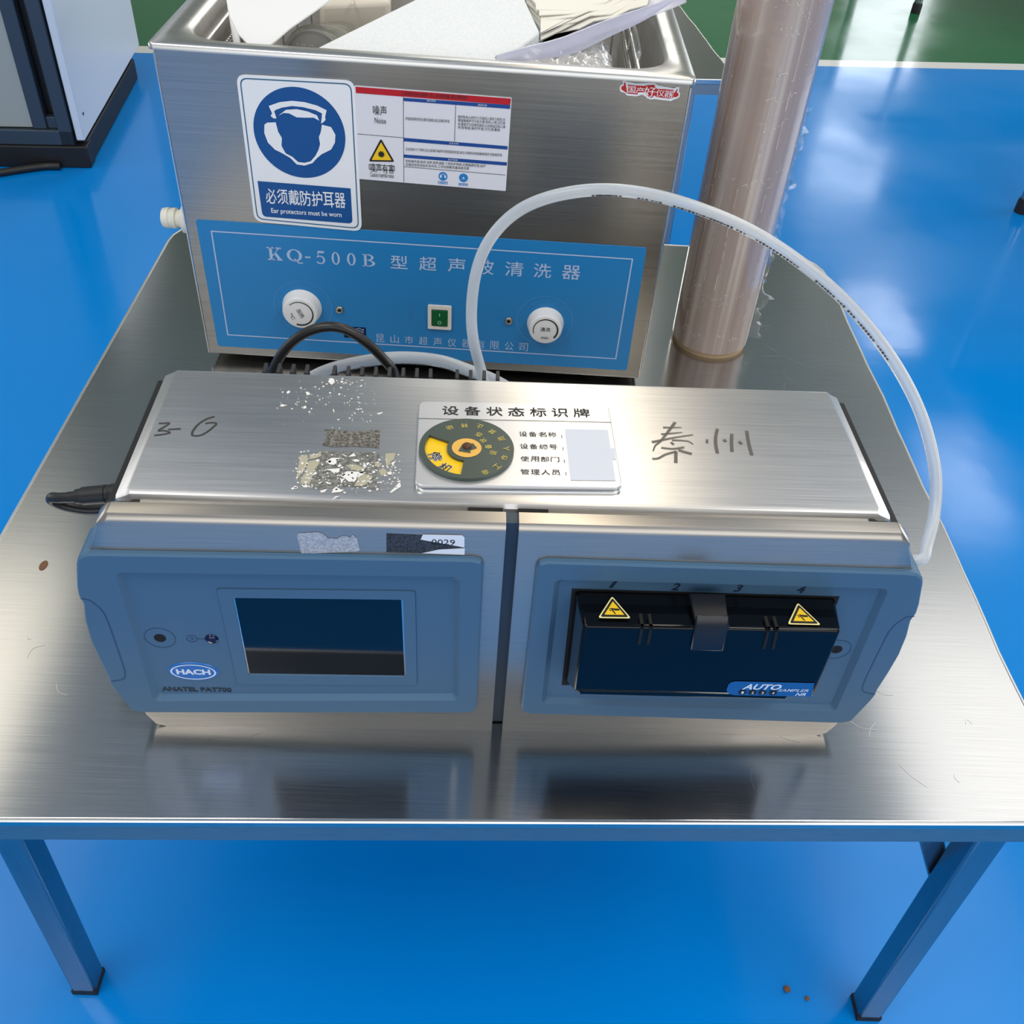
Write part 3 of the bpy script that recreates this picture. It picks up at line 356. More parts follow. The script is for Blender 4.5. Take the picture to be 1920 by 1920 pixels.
# ------------------------------------------------------------------ steel tables
def table_top_outline(x0, x1, d, slope, r, wav, rf=.03):
    rnd = random.Random(4); P = []
    def arc(cx, cy, r, a0):
        for k in range(7): a = a0 + PI/2*k/6; P.append((cx + r*math.cos(a), cy + r*math.sin(a)))
    arc(x0+rf, slope*x0+rf, rf, PI); arc(x1-rf, slope*x1+rf, rf, 1.5*PI)
    for k in range(1, 24):                    # dented right edge
        y = .06 + (d-.16)*k/24; P.append((x1 + wav*(math.sin(y*23)+.6*math.sin(y*51+1)), y))
    arc(x1-r, d-r, r, 0); arc(x0+r, d-r, r, PI/2)
    return P
def steel_table(nm, label, loc, rz, x0, x1, d, slope, legs, group=None, splay=.0425, foot=True):
    t = thing(nm, label, 'table', loc, rz, group)
    P = table_top_outline(x0, x1, d, slope, .075, .0009)
    mb = MB(); mb.prism([(x, y, -.012) for x, y in P], [(x, y, 0) for x, y in P]); obj('tabletop', mb, 'table_steel', t, bevel=.0022)
    Q = inset_simple(P, .0015); R = inset_simple(P, .02)
    mb = MB(); mb.prism([(x, y, -.034) for x, y in Q], [(x, y, -.0115) for x, y in Q], False, False)
    mb.prism([(x, y, -.034) for x, y in R], [(x, y, -.0115) for x, y in R], False, False)
    n = len(Q)
    for i in range(n): mb.face([(*Q[i], -.034), (*Q[(i+1) % n], -.034), (*R[(i+1) % n], -.034), (*R[i], -.034)])
    obj('apron', mb, 'apron_steel', t)
    mb = MB(); mb.tube([(x, y, -.0012) for x, y in P + P[:1]], .0016, 6, False); obj('edge_burr', mb, 'edge_steel', t)
    for lx, ly, sx, sy in legs:
        w = .0148; mb = MB(); H = FLOOR_Z
        b = [(lx-w, ly-w), (lx+w, ly-w), (lx+w, ly+w), (lx-w, ly+w)]; k = splay*.53
        mb.prism([(x, y, H + .008) for x, y in b], [(x - sx*k, y, -.033) for x, y in b]); lg = obj('leg', mb, 'leg_steel', t, bevel=.003)
        mb = MB(); mb.box(lx-w-.0005, lx+w+.0005, ly-w-.0005, ly+w+.0005, H, H+.01); obj('foot_cap', mb, 'black_rubber', lg)
    return t
def inset_simple(P, d):
    n = len(P); out = []
    for i in range(n):
        a, p, b = Vector(P[i-1]), Vector(P[i]), Vector(P[(i+1) % n]); t = (b-a).normalized(); out.append(tuple(p + Vector((-t.y, t.x))*d))
    return out
tb = steel_table('folding_table', 'scratched stainless steel folding table carrying the analyzer and the ultrasonic cleaner', (0, 0, 0), 0,
                 -.491, .515, 1.014, .0333, [(-.464, .080, -1, 0), (.520, .0765, 1, 0), (-.44, .93, -1, 0), (.46, .93, 1, 0)])
# folding brace behind the right front leg
mb = MB(); A = Vector((.517, .094, -.262)); B = Vector((.410, .094, -.04)); dv = (B-A).normalized(); nn = Vector((-dv.z, 0, dv.x))*.012
mb.prism([A-nn, A+nn, A+nn+Vector((0, .01, 0)), A-nn+Vector((0, .01, 0))], [B-nn, B+nn, B+nn+Vector((0, .01, 0)), B-nn+Vector((0, .01, 0))]); obj('brace', mb, 'leg_steel', tb, bevel=.0015)
mb = MB(); A = Vector((.522, .115, -.275)); B = Vector((.476, .115, -.03)); nn = Vector((.011, 0, 0))
mb.prism([A-nn, A+nn, A+nn+Vector((0, .008, 0)), A-nn+Vector((0, .008, 0))], [B-nn, B+nn, B+nn+Vector((0, .008, 0)), B-nn+Vector((0, .008, 0))]); lab(obj('hinge_strap', mb, 'bright_steel', tb, bevel=.001), 'bright steel strap beside the brace')
mb = MB(); A = Vector((-.448, .097, -.11)); B = Vector((-.405, .097, -.03)); dv = (B-A).normalized(); nn = Vector((-dv.z, 0, dv.x))*.012
mb.prism([A-nn, A+nn, A+nn+Vector((0, .01, 0)), A-nn+Vector((0, .01, 0))], [B-nn, B+nn, B+nn+Vector((0, .01, 0)), B-nn+Vector((0, .01, 0))]); obj('brace', mb, 'leg_steel', tb, bevel=.0015)
rnd = random.Random(11); mb = MB()
for i in range(70):
    if i < 34: cx, cy, L = rnd.uniform(.30, .49), rnd.uniform(.30, .86), rnd.uniform(.01, .07)
    else: cx, cy, L = rnd.uniform(-.44, .47), rnd.uniform(.045, .2), rnd.uniform(.004, .03)
    a = rnd.uniform(0, PI); c = Vector((cx, cy)); d = Vector((math.cos(a), math.sin(a)))*L/2; kn = Vector((-d.y, d.x)).normalized()*rnd.uniform(.001, .006)
    stroke(mb, [c-d, c+kn, c+d], .0005, T(.0003))
o = lab(obj('scratches', mb, 'bright_steel', tb, smooth=0), 'fine bright scratches in the tabletop'); o['kind'] = 'stuff'
mb = MB(); mb.face([T(.0003)(p) for p in circ(-.434, .262, .004, 10, .007)]); lab(obj('stain', mb, 'crumb', tb, smooth=0), 'brown spot near the left edge')
steel_table('steel_table', 'second stainless steel table with rounded corners standing behind the ultrasonic cleaner', (.515, 1.80, 0), .115,
            -1.02, 0, .85, 0, [(-.95, .1, -1, 0), (-.07, .1, 1, 0), (-.95, .75, -1, 0), (-.07, .75, 1, 0)], None, .01)

# ------------------------------------------------------------------ background furniture
def workbench(label, leg_at, rz, w, d):
    t = thing('workbench', label, 'table', (leg_at[0], leg_at[1], 0), rz, 'tables farther back in the hall')
    r = .0185
    for sx, sy in ((0, 0), (w, 0), (0, d), (w, d)):
        mb = MB(); mb.lathe([(r, FLOOR_Z+.04), (r, .04)], 20, (sx, sy, 0)); lg = obj('leg', mb, 'leg_steel', t)
        mb = MB(); mb.lathe([(r+.004, FLOOR_Z), (r+.004, FLOOR_Z+.035), (r+.001, FLOOR_Z+.045)], 20, (sx, sy, 0)); lab(obj('foot_cap', mb, 'black_rubber', lg), 'black rubber foot')
    mb = MB(); mb.box(-.04, w+.04, min(0, d)-.04, max(0, d)+.04, .04, .075); obj('tabletop', mb, 'cabinet_panel', t, bevel=.004)
workbench('steel-legged table whose black-footed leg stands on the green floor', (1.956, 4.615), YAW, 1.4, .7)
workbench('steel-legged table whose black-footed leg stands on the blue floor at the right edge', (1.6475, 2.477), YAW, 1.4, -.7)

cb = thing('equipment_cabinet', 'tall white and dark gray equipment cabinet standing on the blue floor', 'cabinet', (-1.2163, 2.422, FLOOR_Z), .10)
CH, CD, CW = 1.75, .93, .85; cb.scale = (.918, .918, .918)
mb = MB(); mb.box(-CW, 0, .03, CD-.12, 0, .075); mb.box(-CW, .004, -.012, .05, 0, .07); obj('plinth', mb, 'cabinet_black', cb, bevel=.004)
mb = MB(); mb.box(-.026, 0, .0, CD, .085, CH); mb.box(-CW, -CW+.026, 0, CD, .085, CH); obj('side_panel', mb, 'cabinet_white', cb, bevel=.004)
mb = MB(); mb.box(-CW+.026, -.026, CD-.02, CD, .085, CH); mb.box(-CW+.026, -.026, .06, CD-.02, CH-.03, CH); obj('carcass', mb, 'cabinet_white', cb)
mb = MB(); mb.box(-CW+.03, -.03, .05, .07, .085, CH-.03); obj('recess', mb, 'cabinet_black', cb)
mb = MB(); mb.box(-.075, -.033, -.004, .05, .07, CH); mb.box(-CW+.03, -.033, -.004, .05, .07, .118); mb.box(-CW+.03, -.033, 0, .05, CH-.06, CH-.001); obj('frame', mb, 'cabinet_frame', cb, bevel=.003)
mb = MB(); mb.box(-.152, -.108, .006, .04, .118, CH-.06); mb.box(-.108, -.075, .012, .04, .118, .155); obj('door_stile', mb, 'cabinet_frame', cb, bevel=.003)
mb = MB(); mb.box(-CW+.05, -.15, .012, .03, .122, CH-.07); lab(obj('door_panel', mb, 'cabinet_panel', cb), 'pale beige gray door panel')
mb = MB()
for z in (.155,): mb.lathe([(.005, .0), (.005, .002)], 14, (.0, .045, z), 'x')
obj('screw', mb, 'cabinet_frame', cb)
mb = MB(); mb.tube(spline([(x, y, FLOOR_Z+.011) for x, y in ((-2.3866, 2.2613), (-1.7441, 2.2521), (-1.5789, 2.2843), (-1.4871, 2.3026), (-1.4045, 2.3485), (-1.3402, 2.3825), (-1.2943, 2.3900))]), .011, 10)
tag(obj('power_cable', mb, 'cable_black'), 'thick black cable lying along the base of the cabinet', 'cable')

# ------------------------------------------------------------------ ultrasonic cleaner
HO, HT = (-.08044, .62511, 0), -.01541
cl = thing('ultrasonic_cleaner', 'large stainless ultrasonic bath with blue control panel and rimmed open tank', 'cleaner', HO, HT)
W, DP, ZB, ZT = .2745, .335, .012, .3795
mb = MB(); t_ = .004
for a in ((-W, W, 0, t_), (-W, W, DP-t_, DP), (-W, -W+t_, t_, DP-t_), (W-t_, W, t_, DP-t_)): mb.box(*a, ZB, ZT)
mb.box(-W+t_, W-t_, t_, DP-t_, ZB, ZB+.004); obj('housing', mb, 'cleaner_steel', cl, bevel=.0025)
for sx in (-1, 1): mb = MB(); mb.box(min(sx*(W-.0005), sx*(W+.0012)), max(sx*(W-.0005), sx*(W+.0012)), .002, .009, ZB, ZT-.006); obj('corner_seam', mb, 'bright_steel', cl)
IN = rrect(-W+.026, W-.022, .0215, DP-.022, .045, 7); OUT = rrect(-W-.0042, W+.0042, -.0042, DP+.0042, .006, 7)
mb = MB(); N = len(IN); ZR = .3862
OUTi = rrect(-W-.0022, W+.0022, -.0022, DP+.0022, .005, 7)
INo = rrect(-W+.022, W-.018, .0175, DP-.018, .048, 7)
mb.loft([[(*p, ZT-.001) for p in OUT], [(*p, ZT+.0035) for p in OUT], [(*p, ZR-.001) for p in OUTi], [(*p, ZR-.0025) for p in INo], [(*p, ZR-.006) for p in IN]], False)
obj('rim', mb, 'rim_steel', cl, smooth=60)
mb = MB(); FLR = rrect(-W+.034, W-.036, .036, DP-.036, .05, 7)
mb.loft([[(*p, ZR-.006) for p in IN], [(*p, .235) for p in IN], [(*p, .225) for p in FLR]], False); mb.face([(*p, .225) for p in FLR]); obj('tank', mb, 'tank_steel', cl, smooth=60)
for sx in (-1, 1):
    for fy in (.04, DP-.04):
        mb = MB(); mb.lathe([(.014, 0), (.016, ZB+.001)], 16, (sx*.22, fy, 0)); obj('foot', mb, 'black_rubber', cl)
# drain spout on the left side
mb = MB(); mb.lathe([(.0165, -W+.001), (.0165, -W-.010), (.0105, -W-.012), (.0095, -W-.018), (.0122, -W-.0185), (.011, -W-.026), (.0122, -W-.0265), (.0108, -W-.034), (.009, -W-.035)], 20, (0, .028, .180), 'x'); lab(obj('drain_spout', mb, 'nylon_white', cl), 'white nylon hose spout on the left side')
# control panel
y_ = -.0008
pnl = rrect(-.2612, .2560, .0245, .1945, .003, 3)
mb = MB(); mb.prism([(x, y_, z) for x, z in pnl], [(x, .0002, z) for x, z in pnl]); cp = lab(obj('control_panel', mb, 'cleaner_blue', cl), 'glossy blue control panel with white lettering')
fp = F(y_-.0003)
mb = MB(); o1 = [(-.2460, .1822), (.2424, .1800), (.2406, .0405), (-.2470, .0415)]; mb.holed([[fp(p) for p in o1], [fp(p) for p in inset(o1, .0016)]]); obj('border_line', mb, 'print_pale', cp, smooth=0)
# KQ-500B in a slab serif, stroke by stroke on unit boxes
SER = {'K': ([(.14, 0, .34, 1), (0, 0, .46, .1), (0, .9, .46, 1), (.62, 0, 1, .1), (.6, .9, .98, 1)], [[(.34, .42), (.34, .28), (.72, .93), (.86, .93)], [(.44, .5), (.6, .62), (.96, .06), (.7, .06)]]),
       'B': ([(.12, 0, .32, 1), (0, 0, .4, .09), (0, .91, .4, 1)], []), '-': ([(0, 0, 1, 1)], [])}
mb = MB()
def unit(box): 
    x0, z0, x1, z1 = box; return lambda p: fp((x0 + p[0]*(x1-x0), z0 + p[1]*(z1-z0)))
def ring(u, cx, cy, rx, ry, tx, ty, a0=0, a1=2*PI):
    A = circ(cx, cy, rx, 28, ry, a0, a1); B = circ(cx, cy, rx-tx, 28, ry-ty, a0, a1)
    n = len(A); full = abs(a1-a0-2*PI) < 1e-6
    for i in range(n if full else n-1): mb.face([u(A[i]), u(A[(i+1) % n]), u(B[(i+1) % n]), u(B[i])])
for ch, q in zip('KQ-500B', D['KQ']):
    x0, z0, x1, z1 = bb(q)
    u = unit((x0, z0, x1, z1))
    for a in SER.get(ch, ([], []))[0]: mb.face([u((a[0], a[1])), u((a[2], a[1])), u((a[2], a[3])), u((a[0], a[3]))])
    for P in SER.get(ch, ([], []))[1]: mb.face([u(p) for p in P])
    if ch == 'Q': ring(u, .5, .54, .5, .46, .2, .07); mb.face([u(p) for p in ((.42, .28), (.55, .3), (.78, .02), (1.02, .04), (1.0, -.06), (.72, -.06))])
    if ch == '0': ring(u, .5, .5, .5, .5, .26, .08)
    if ch == 'B': ring(u, .36, .74, .52, .26, .2, .08, -PI/2, PI/2); ring(u, .36, .27, .62, .27, .22, .08, -PI/2, PI/2)
    if ch == '5': ring(u, .42, .32, .58, .33, .24, .09, -PI*.82, PI*.78); mb.face([u(p) for p in ((.14, .5), (.24, .5), (.26, .84), (.92, .84), (.94, 1), (.16, 1))])
for ch, q in zip('型超声波清洗器', D['KQC']): text(mb, ch, bb(q), fp, .006)
for i, (ch, q) in enumerate(zip('昆山市超声仪器有限公司', D['CO'])): text(mb, ch, bb(q), fp)
lab(obj('lettering', mb, 'print_pale', cp, smooth=0), 'pale model name and maker lettering')
TXT = (('60℃', (-.1525, .1165, -.1435, .1200)), ('80', (-.1330, .1090, -.1280, .1125))), (('15', (.1424, .1162, .1500, .1195)), ('20', (.163, .108, .169, .112)), ('10', (.127, .1105, .132, .1135)))
for ((cx, cz), r), tx_ in zip((((-.1485, .0890), .0355), ((.1463, .0895), .0345)), TXT):
    mb = MB(); mb.holed([[fp(p) for p in circ(cx, cz, r, 48)], [fp(p) for p in circ(cx, cz, r-.0012, 48)]])
    for k in range(11):
        a = PI*(1.22 - 1.44*k/10); c_, s_ = math.cos(a), math.sin(a)
        stroke(mb, [(cx+c_*(r-.006), cz+s_*(r-.006)), (cx+c_*(r-.0032), cz+s_*(r-.0032))], .0009, fp)
    for s, b in tx_: text(mb, s, b, fp)
    lab(obj('dial_scale', mb, 'print_faint', cp, smooth=0), 'faint printed dial ring')
mb = MB()
for s, b in (('ON', (-.0205, .1005, -.0145, .1030)), ('OFF', (-.0215, .0760, -.0120, .0785)), ('电', (-.0195, .0915, -.0150, .0955)), ('源', (-.0195, .0850, -.0150, .0890))): text(mb, s, b, fp)
cap = rrect(-.0215, -.0130, .0815, .0985, .0042, 6); mb.holed([[fp(p) for p in cap], [fp(p) for p in inset(cap, .0006)]])
lab(obj('switch_marking', mb, 'print_faint', cp, smooth=0), 'faint switch marking')
mb = MB(); mb.box(-.1005, -.0735, y_-.0006, y_, .0490, .0645); bk = lab(obj('wave_sticker', mb, 'sensor_dark', cp), 'small dark sticker with wave lines')
mb = MB()
for k in range(3): stroke(mb, [(-.0985 + .023*i/12, .0628 - k*.0026 + .0007*math.sin(i*1.6+k)) for i in range(13)], .0007, F(y_-.0009))
lab(obj('wave_print', mb, 'print_pale', cp, smooth=0), 'pale wave lines on the small dark sticker')
# knobs
def knob(cx, cz, r, rot, w1, w2):
    mb = MB(); n = 72; rings = []
    for y, rr, rid in ((y_, r*1.06, 0), (-.003, r*1.05, .0), (-.0045, r, .0006), (-.0135, r*.965, .0006), (-.0158, r*.90, 0), (-.0165, r*.82, 0)):
        rings.append([(cx+(rr-(rid if k % 2 else 0))*math.cos(2*PI*k/n), y, cz+(rr-(rid if k % 2 else 0))*math.sin(2*PI*k/n)) for k in range(n)])
    mb.loft(rings); kb = obj('knob', mb, 'knob_white', cl, smooth=50)
    mb = MB(); pk = F(-.0168)
    P = [Vector((cx + r*.70*math.cos(a), cz + r*.70*math.sin(a))) for a in [rot + PI*(1.12 - 1.36*i/30) for i in range(31)]]
    L, R = [], []
    for i, p in enumerate(P):
        d = (p - Vector((cx, cz))).normalized(); h = .0004 + .0007*i/30; L.append(mb.bm.verts.new(pk(p+d*h))); R.append(mb.bm.verts.new(pk(p-d*h)))
    for i in range(30): mb.bm.faces.new((L[i], L[i+1], R[i+1], R[i]))
    for s, dx, dz, w, h in ((w1, 0, .001, .0125, .0058), (w2, 0, -.0105, .0085, .0040)):
        c_, s_ = math.cos(rot), math.sin(rot); X, Z = cx + c_*dx - s_*dz, cz + s_*dx + c_*dz
        text(mb, s, (X-w/2, Z-h/2, X+w/2, Z+h/2), pk, .004, 0, rot)
    lab(obj('knob_marking', mb, 'ink_black', kb, smooth=0), 'black tapered arc and lettering')
knob(-.1495, .0885, .0225, -1.15, '加热', '℃'); knob(.1475, .0862, .0212, 0, '清洗', 'min')
for cx, cz in ((-.1040, .0885), (.1025, .0873)):
    mb = MB(); mb.lathe([(.0049, -y_-.0002), (.0049, .0028), (.0040, .0040), (.0022, .0042), (.0020, .0012)], 20, (cx, 0, cz), 'y'); i_ = obj('indicator', mb, 'led_metal', cl)
    mb = MB(); mb.face([F(-.0030)(p) for p in circ(cx, cz, .0022, 14)]); lab(obj('indicator_lens', mb, 'dark_slot', i_, smooth=0), 'dark lens in the middle')
mb = MB(); o1 = rrect(.0036, .0324, .0700, .1028, .0015, 3); i1 = rrect(.0080, .0280, .0742, .0978, .001, 3); yf = -.0035
mb.holed([[F(yf)(p) for p in o1], [F(yf)(p) for p in i1]])
for L_, y1 in ((o1, y_), (i1, -.001)):
    n = len(L_)
    for i in range(n): mb.face([F(yf)(L_[i]), F(yf)(L_[(i+1) % n]), F(y1)(L_[(i+1) % n]), F(y1)(L_[i])])
sw = obj('power_switch', mb, 'switch_cream', cl, smooth=0)
mb = MB(); mb.loft([[F(yy)(p) for p in rrect(.0086, .0274, z0, z1, .0008, 2)] for yy, z0, z1 in ((-.0008, .0748, .0972), (-.0042, .0750, .0970))]); rk = lab(obj('rocker', mb, 'rocker_green', sw, bevel=.0006), 'green rocker')
mb = MB(); pk = F(-.0045); stroke(mb, [(.0180, .0890), (.0180, .0930)], .0011, pk); mb.holed([[pk(p) for p in circ(.0180, .0802, .0024, 20)], [pk(p) for p in circ(.0180, .0802, .0015, 20)]]); obj('rocker_symbol', mb, 'rocker_mark', sw, smooth=0)
# ear protection sign
y0 = -.0016
sg = rquad(D['EAR_SIGN'], .010, 5); mb = MB(); mb.prism([(x, y0, z) for x, z in sg], [(x, -.0009, z) for x, z in sg]); es = lab(obj('ear_protection_sign', mb, 'sticker_white', cl), 'white plastic sign with blue ear muff pictogram')
p1 = F(y0-.0003); p2 = F(y0-.0006); p3 = F(y0-.0009)
mb = MB(); q1 = inset(D['EAR_SIGN'], .0032); mb.holed([[p1(p) for p in rquad(q1, .008, 5)], [p1(p) for p in rquad(inset(q1, .0011), .0072, 5)]]); obj('sign_border', mb, 'sign_teal', es, smooth=0)
C_ = D['EAR_CIRC']; ecx, ecz = (C_[1][0]+C_[3][0])/2, (C_[2][1]+C_[4][1])/2; erx, erz = (C_[1][0]-C_[3][0])/2, (C_[2][1]-C_[4][1])/2
mb = MB(); mb.face([p1(p) for p in circ(ecx, ecz, erx, 64, erz)]); bx = D['EAR_BOX']; mb.face([p1(p) for p in bx[:2] + rquad(bx, .005, 4)[10:20]]); obj('sign_field', mb, 'sign_blue', es, smooth=0)
mb = MB()
for k in ('EAR_BAND', 'EAR_HAIR', 'EAR_MUFF'): mb.face([p2(p) for p in D[k]])
obj('pictogram', mb, 'sticker_white', es, smooth=0)
mb = MB(); q = D['EAR_T1']; xs0, xs1 = q[0][0], q[1][0]; zb, zt = min(q[2][1], q[3][1]) + .0005, max(q[0][1], q[1][1]) - .0005; w = (xs1-xs0)/7
for i, ch in enumerate('必须戴防护耳器'): text(mb, ch, (xs0 + w*i + w*.03, zb, xs0 + w*(i+1) - w*.03, zt), p2, .006)
obj('lettering', mb, 'sticker_white', es, smooth=0); mb = MB(); text(mb, 'Ear protectors must be worn', (D['EAR_T2'][0][0], .2075, D['EAR_T2'][1][0], .2150), p2, .012)
obj('lettering', mb, 'sticker_white', es, smooth=0)
# noise notice
y0 = -.0012; mb = MB(); q = rquad(D['NOT_OUT'], .001, 2); mb.prism([(x, y0, z) for x, z in q], [(x, -.0002, z) for x, z in q]); nn_ = lab(obj('noise_notice', mb, 'note_white', cl), 'laminated white noise hazard card with red and blue bars')
p1 = F(y0-.0003); p2 = F(y0-.0006); p3 = F(y0-.0009)
mb = MB(); mb.face([p1(p) for p in D['NOT_RED']]); obj('header_bar', mb, 'note_red', nn_, smooth=0)
mb = MB()
for k in ('NOT_B1', 'NOT_B2', 'NOT_B3'): mb.face([p1(p) for p in D[k]])
obj('section_bars', mb, 'note_blue', nn_, smooth=0)
nt_ = D['NOT_T']
mb = MB()
for k in ('c1', 'c2'):
    a, b = nt_[k]; mb.face([p1(p) for p in circ(a[0], a[1], b[0]-a[0], 28)])
for k in ('c1b', 'c2b'): x0, z0, x1, z1 = bb(nt_[k]); mb.face([p1(p) for p in ((x0, z0+.0006), (x1, z0+.0006), (x1, z1), (x0, z1))])
obj('protection_symbols', mb, 'mark_blue', nn_, smooth=0)
mb = MB(); a = nt_['c1'][0]
mb.face([p2(p) for p in circ(a[0]-.0024, a[1], .0011, 14, .0018)]); mb.face([p2(p) for p in circ(a[0]+.0024, a[1], .0011, 14, .0018)]); stroke(mb, circ(a[0], a[1], .0026, 12, .0026, .3, PI-.3), .0006, p2)
a = nt_['c2'][0]; mb.face([p2(p) for p in circ(a[0], a[1]+.0002, .0009, 12)]); stroke(mb, [(a[0]-.0022, a[1]-.0012), (a[0]+.0022, a[1]-.0012)], .0004, p2)
for k, s in (('l1', '理化特性'), ('l2', '健康危害'), ('l3', '应急处理'), ('l4', '防护措施'), ('c1b', '戴护耳器'), ('c2b', '注意通风')):
    x0, z0, x1, z1 = bb(nt_[k]); d = (z1-z0)*.22; mt = MB(); text(mt, s, (x0+.0004, z0+d, x1-.0004, z1-d*.4), p2); obj('section_title', mt, 'note_white', nn_, smooth=0)
obj('symbol_marks', mb, 'note_white', nn_, smooth=0)
mb = MB()
def line(k, s, ink=p2, h=None):
    (x0, za), (x1, zb) = nt_[k]; zm = (za+zb)/2; hh = h or abs(za-zb); text(mb, s, (min(x0, x1), zm-hh/2, max(x0, x1), zm+hh/2), ink)
line('zs', '噪声', h=.0098); line('noise', 'Noise', h=.0062); line('bad', '噪声有害', h=.0102); line('cau', 'Caution harmful noise', h=.0052)
line('hd', '工作场所存在噪声,对人体有损害,请注意防护', h=.0042)
line('p1', '声强和频率的变化都无规律,杂乱无章的声音', h=.0036)
for k, s in (('p2a', '噪声影响人的听力,可造成人耳听力损伤,长'), ('p2b', '期接触噪声可引起头痛,耳鸣,心悸,记忆衰'), ('p2c', '退,重者可引起神经衰弱,以及高血压和心律'), ('p2d', '失常等病,噪声环境,可引发事故'),
             ('p3', '在发现听力下降时,应立即离开噪声环境到医院检查,就诊,并避免继续接触强噪声,控制噪声源'),
             ('p4a', '控制噪声源,吸声,消声,隔声减振,个体防护用具,定期健康检查,监护'), ('p4b', '合理安排劳动和休息时间,工作时佩戴耳塞或者耳罩')): line(k, s, h=.0034)
for k, w in (('NOT_V1', .0005), ('NOT_V2', .0005), ('NOT_H1', .0005), ('NOT_H2', .0005)): stroke(mb, D[k], w, p1)
q = rrect(*[bb(nt_['box'])[i] for i in (0, 2)], *[bb(nt_['box'])[i] for i in (1, 3)], .0002, 1); x0, z0, x1, z1 = bb(nt_['box']); z0 += .0022; z1 -= .0010
q = [(x0, z0), (x1, z0), (x1, z1), (x0, z1)]; mb.holed([[p1(p) for p in q], [p1(p) for p in inset(q, .0005)]])
tq = [tuple(p) for p in nt_['tri']]; mb.face([p1(p) for p in rquad(tq, .0025, 3)])
obj('lettering', mb, 'ink_black', nn_, smooth=0)
mb = MB(); mb.face([p2(p) for p in rquad(inset(tq, .0019), .0008, 2)]); obj('warning_triangle', mb, 'caution_yellow', nn_, smooth=0)
mb = MB(); c = Vector(((tq[0][0]+tq[1][0]+tq[2][0])/3, (tq[0][1]+tq[1][1]+tq[2][1])/3)); rnd = random.Random(3)
mb.face([p3(c + Vector((math.cos(a), math.sin(a)))*(.0042 if k % 2 else .0026)) for k, a in enumerate([2*PI*i/18 for i in range(18)])])
obj('noise_symbol', mb, 'ink_black', nn_, smooth=0)
# red maker badge
y0 = -.0007; mb = MB(); mb.face([F(y0)(p) for p in D['BADGE']]); bd = lab(obj('thumbs_up_sticker', mb, 'sticker_white', cl, smooth=0), 'small white sticker with red lettering and thumbs')
p1 = F(y0-.0003); p2 = F(y0-.0006)
mb = MB()
for k in ('BADGE_TH1', 'BADGE_TH2', 'BADGE_BACK'): mb.face([p1(p) for p in D[k]])
obj('red_print', mb, 'badge_red', bd, smooth=0)
mb = MB()
for ch, q in zip('国产好仪器', D['BADGE_CH']): text(mb, ch, bb(q), p2)
obj('lettering', mb, 'sticker_white', bd, smooth=0)

# ------------------------------------------------------------------ water analyzer
DO, DT = (.02171, .08791, 0), .02899
an = thing('water_analyzer', 'wide stainless benchtop analyzer with two blue fronts standing on the folding table', 'analyzer', DO, DT)
def sect(k=0.0, top=.250):                   # right half of the barrel shaped cross-section (x, z)
    return [(.286, 0), (.294, .004), (.2995, .0165), (.3045, .055), (.3065, .10), (.3065, .145), (.3045, .185), (.3015, .212), (.296, .228), (.290, top-.0065), (.284, top-.001), (.281, top)]
# rear housing behind the two front modules
R_ = [(x-.0012, min(z*.975, .2388)) for x, z in sect()[:-2]] + [(.2905, .2384), (.280, .2390)]
full = [(-x, z) for x, z in R_] + [(x, z) for x, z in R_[::-1]]
mb = MB(); mb.prism([(x, .0145, z) for x, z in full], [(x, .176, z) for x, z in full]); obj('rear_housing', mb, 'black_plastic', an, bevel=.002)
mb = MB(); mb.box(-.266, .266, .0146, .026, .20, .2412); obj('groove_strip', mb, 'analyzer_steel', an)
mb = MB()
for x0, x1 in ((-.0315, -.0065), (.0045, .0265)): mb.box(x0, x1, .0150, .0262, .2395, .2455)
lab(obj('groove_slots', mb, 'dark_slot', an), 'dark openings in the groove')
# top plate: bevelled stainless cover
def plate_ring(y, hw, z0): return [(-hw-.0065, y, .2405), (-hw-.003, y, .2475), (-hw+.002, y, z0), (hw-.002, y, z0), (hw+.003, y, .2475), (hw+.0065, y, .2405)]
mb = MB(); zt = .2502
def pr_ring(y, dz, dx): return [(-.2862+dx, y, .2385), (-.2838+dx, y, .2430), (-.2762+dx, y, .2482-dz), (-.2730+dx, y, zt-dz), (.2722-dx, y, zt-dz), (.2752-dx, y, .2482-dz), (.2830-dx, y, .2430), (.2854-dx, y, .2385)]
mb.loft([pr_ring(.0225, .0052, .0035), pr_ring(.0245, .0018, .0012), pr_ring(.0285, 0, 0), pr_ring(.1735, 0, 0), pr_ring(.1765, .0015, .0)], True); tp = obj('top_plate', mb, 'analyzer_steel', an, smooth=25)
# back flange and cooling fins
mb = MB(); mb.box(-.262, .262, .1775, .1800, .05, .2455); mb.box(-.262, .262, .1766, .1800, .2440, .2460); obj('back_flange', mb, 'bright_steel', an)
fx = [-.2035, -.1920, -.1805, -.1690, -.1460, -.1345, -.1230, -.1115, -.1000, -.0885, -.0770, -.0655, -.0430, -.0315, -.0200, -.0085]
for x in fx:
    mb = MB(); mb.box(x-.0015, x+.0015, .1800, .1930, .10, .2480); obj('cooling_fin', mb, 'fin_black', an, bevel=.0006)
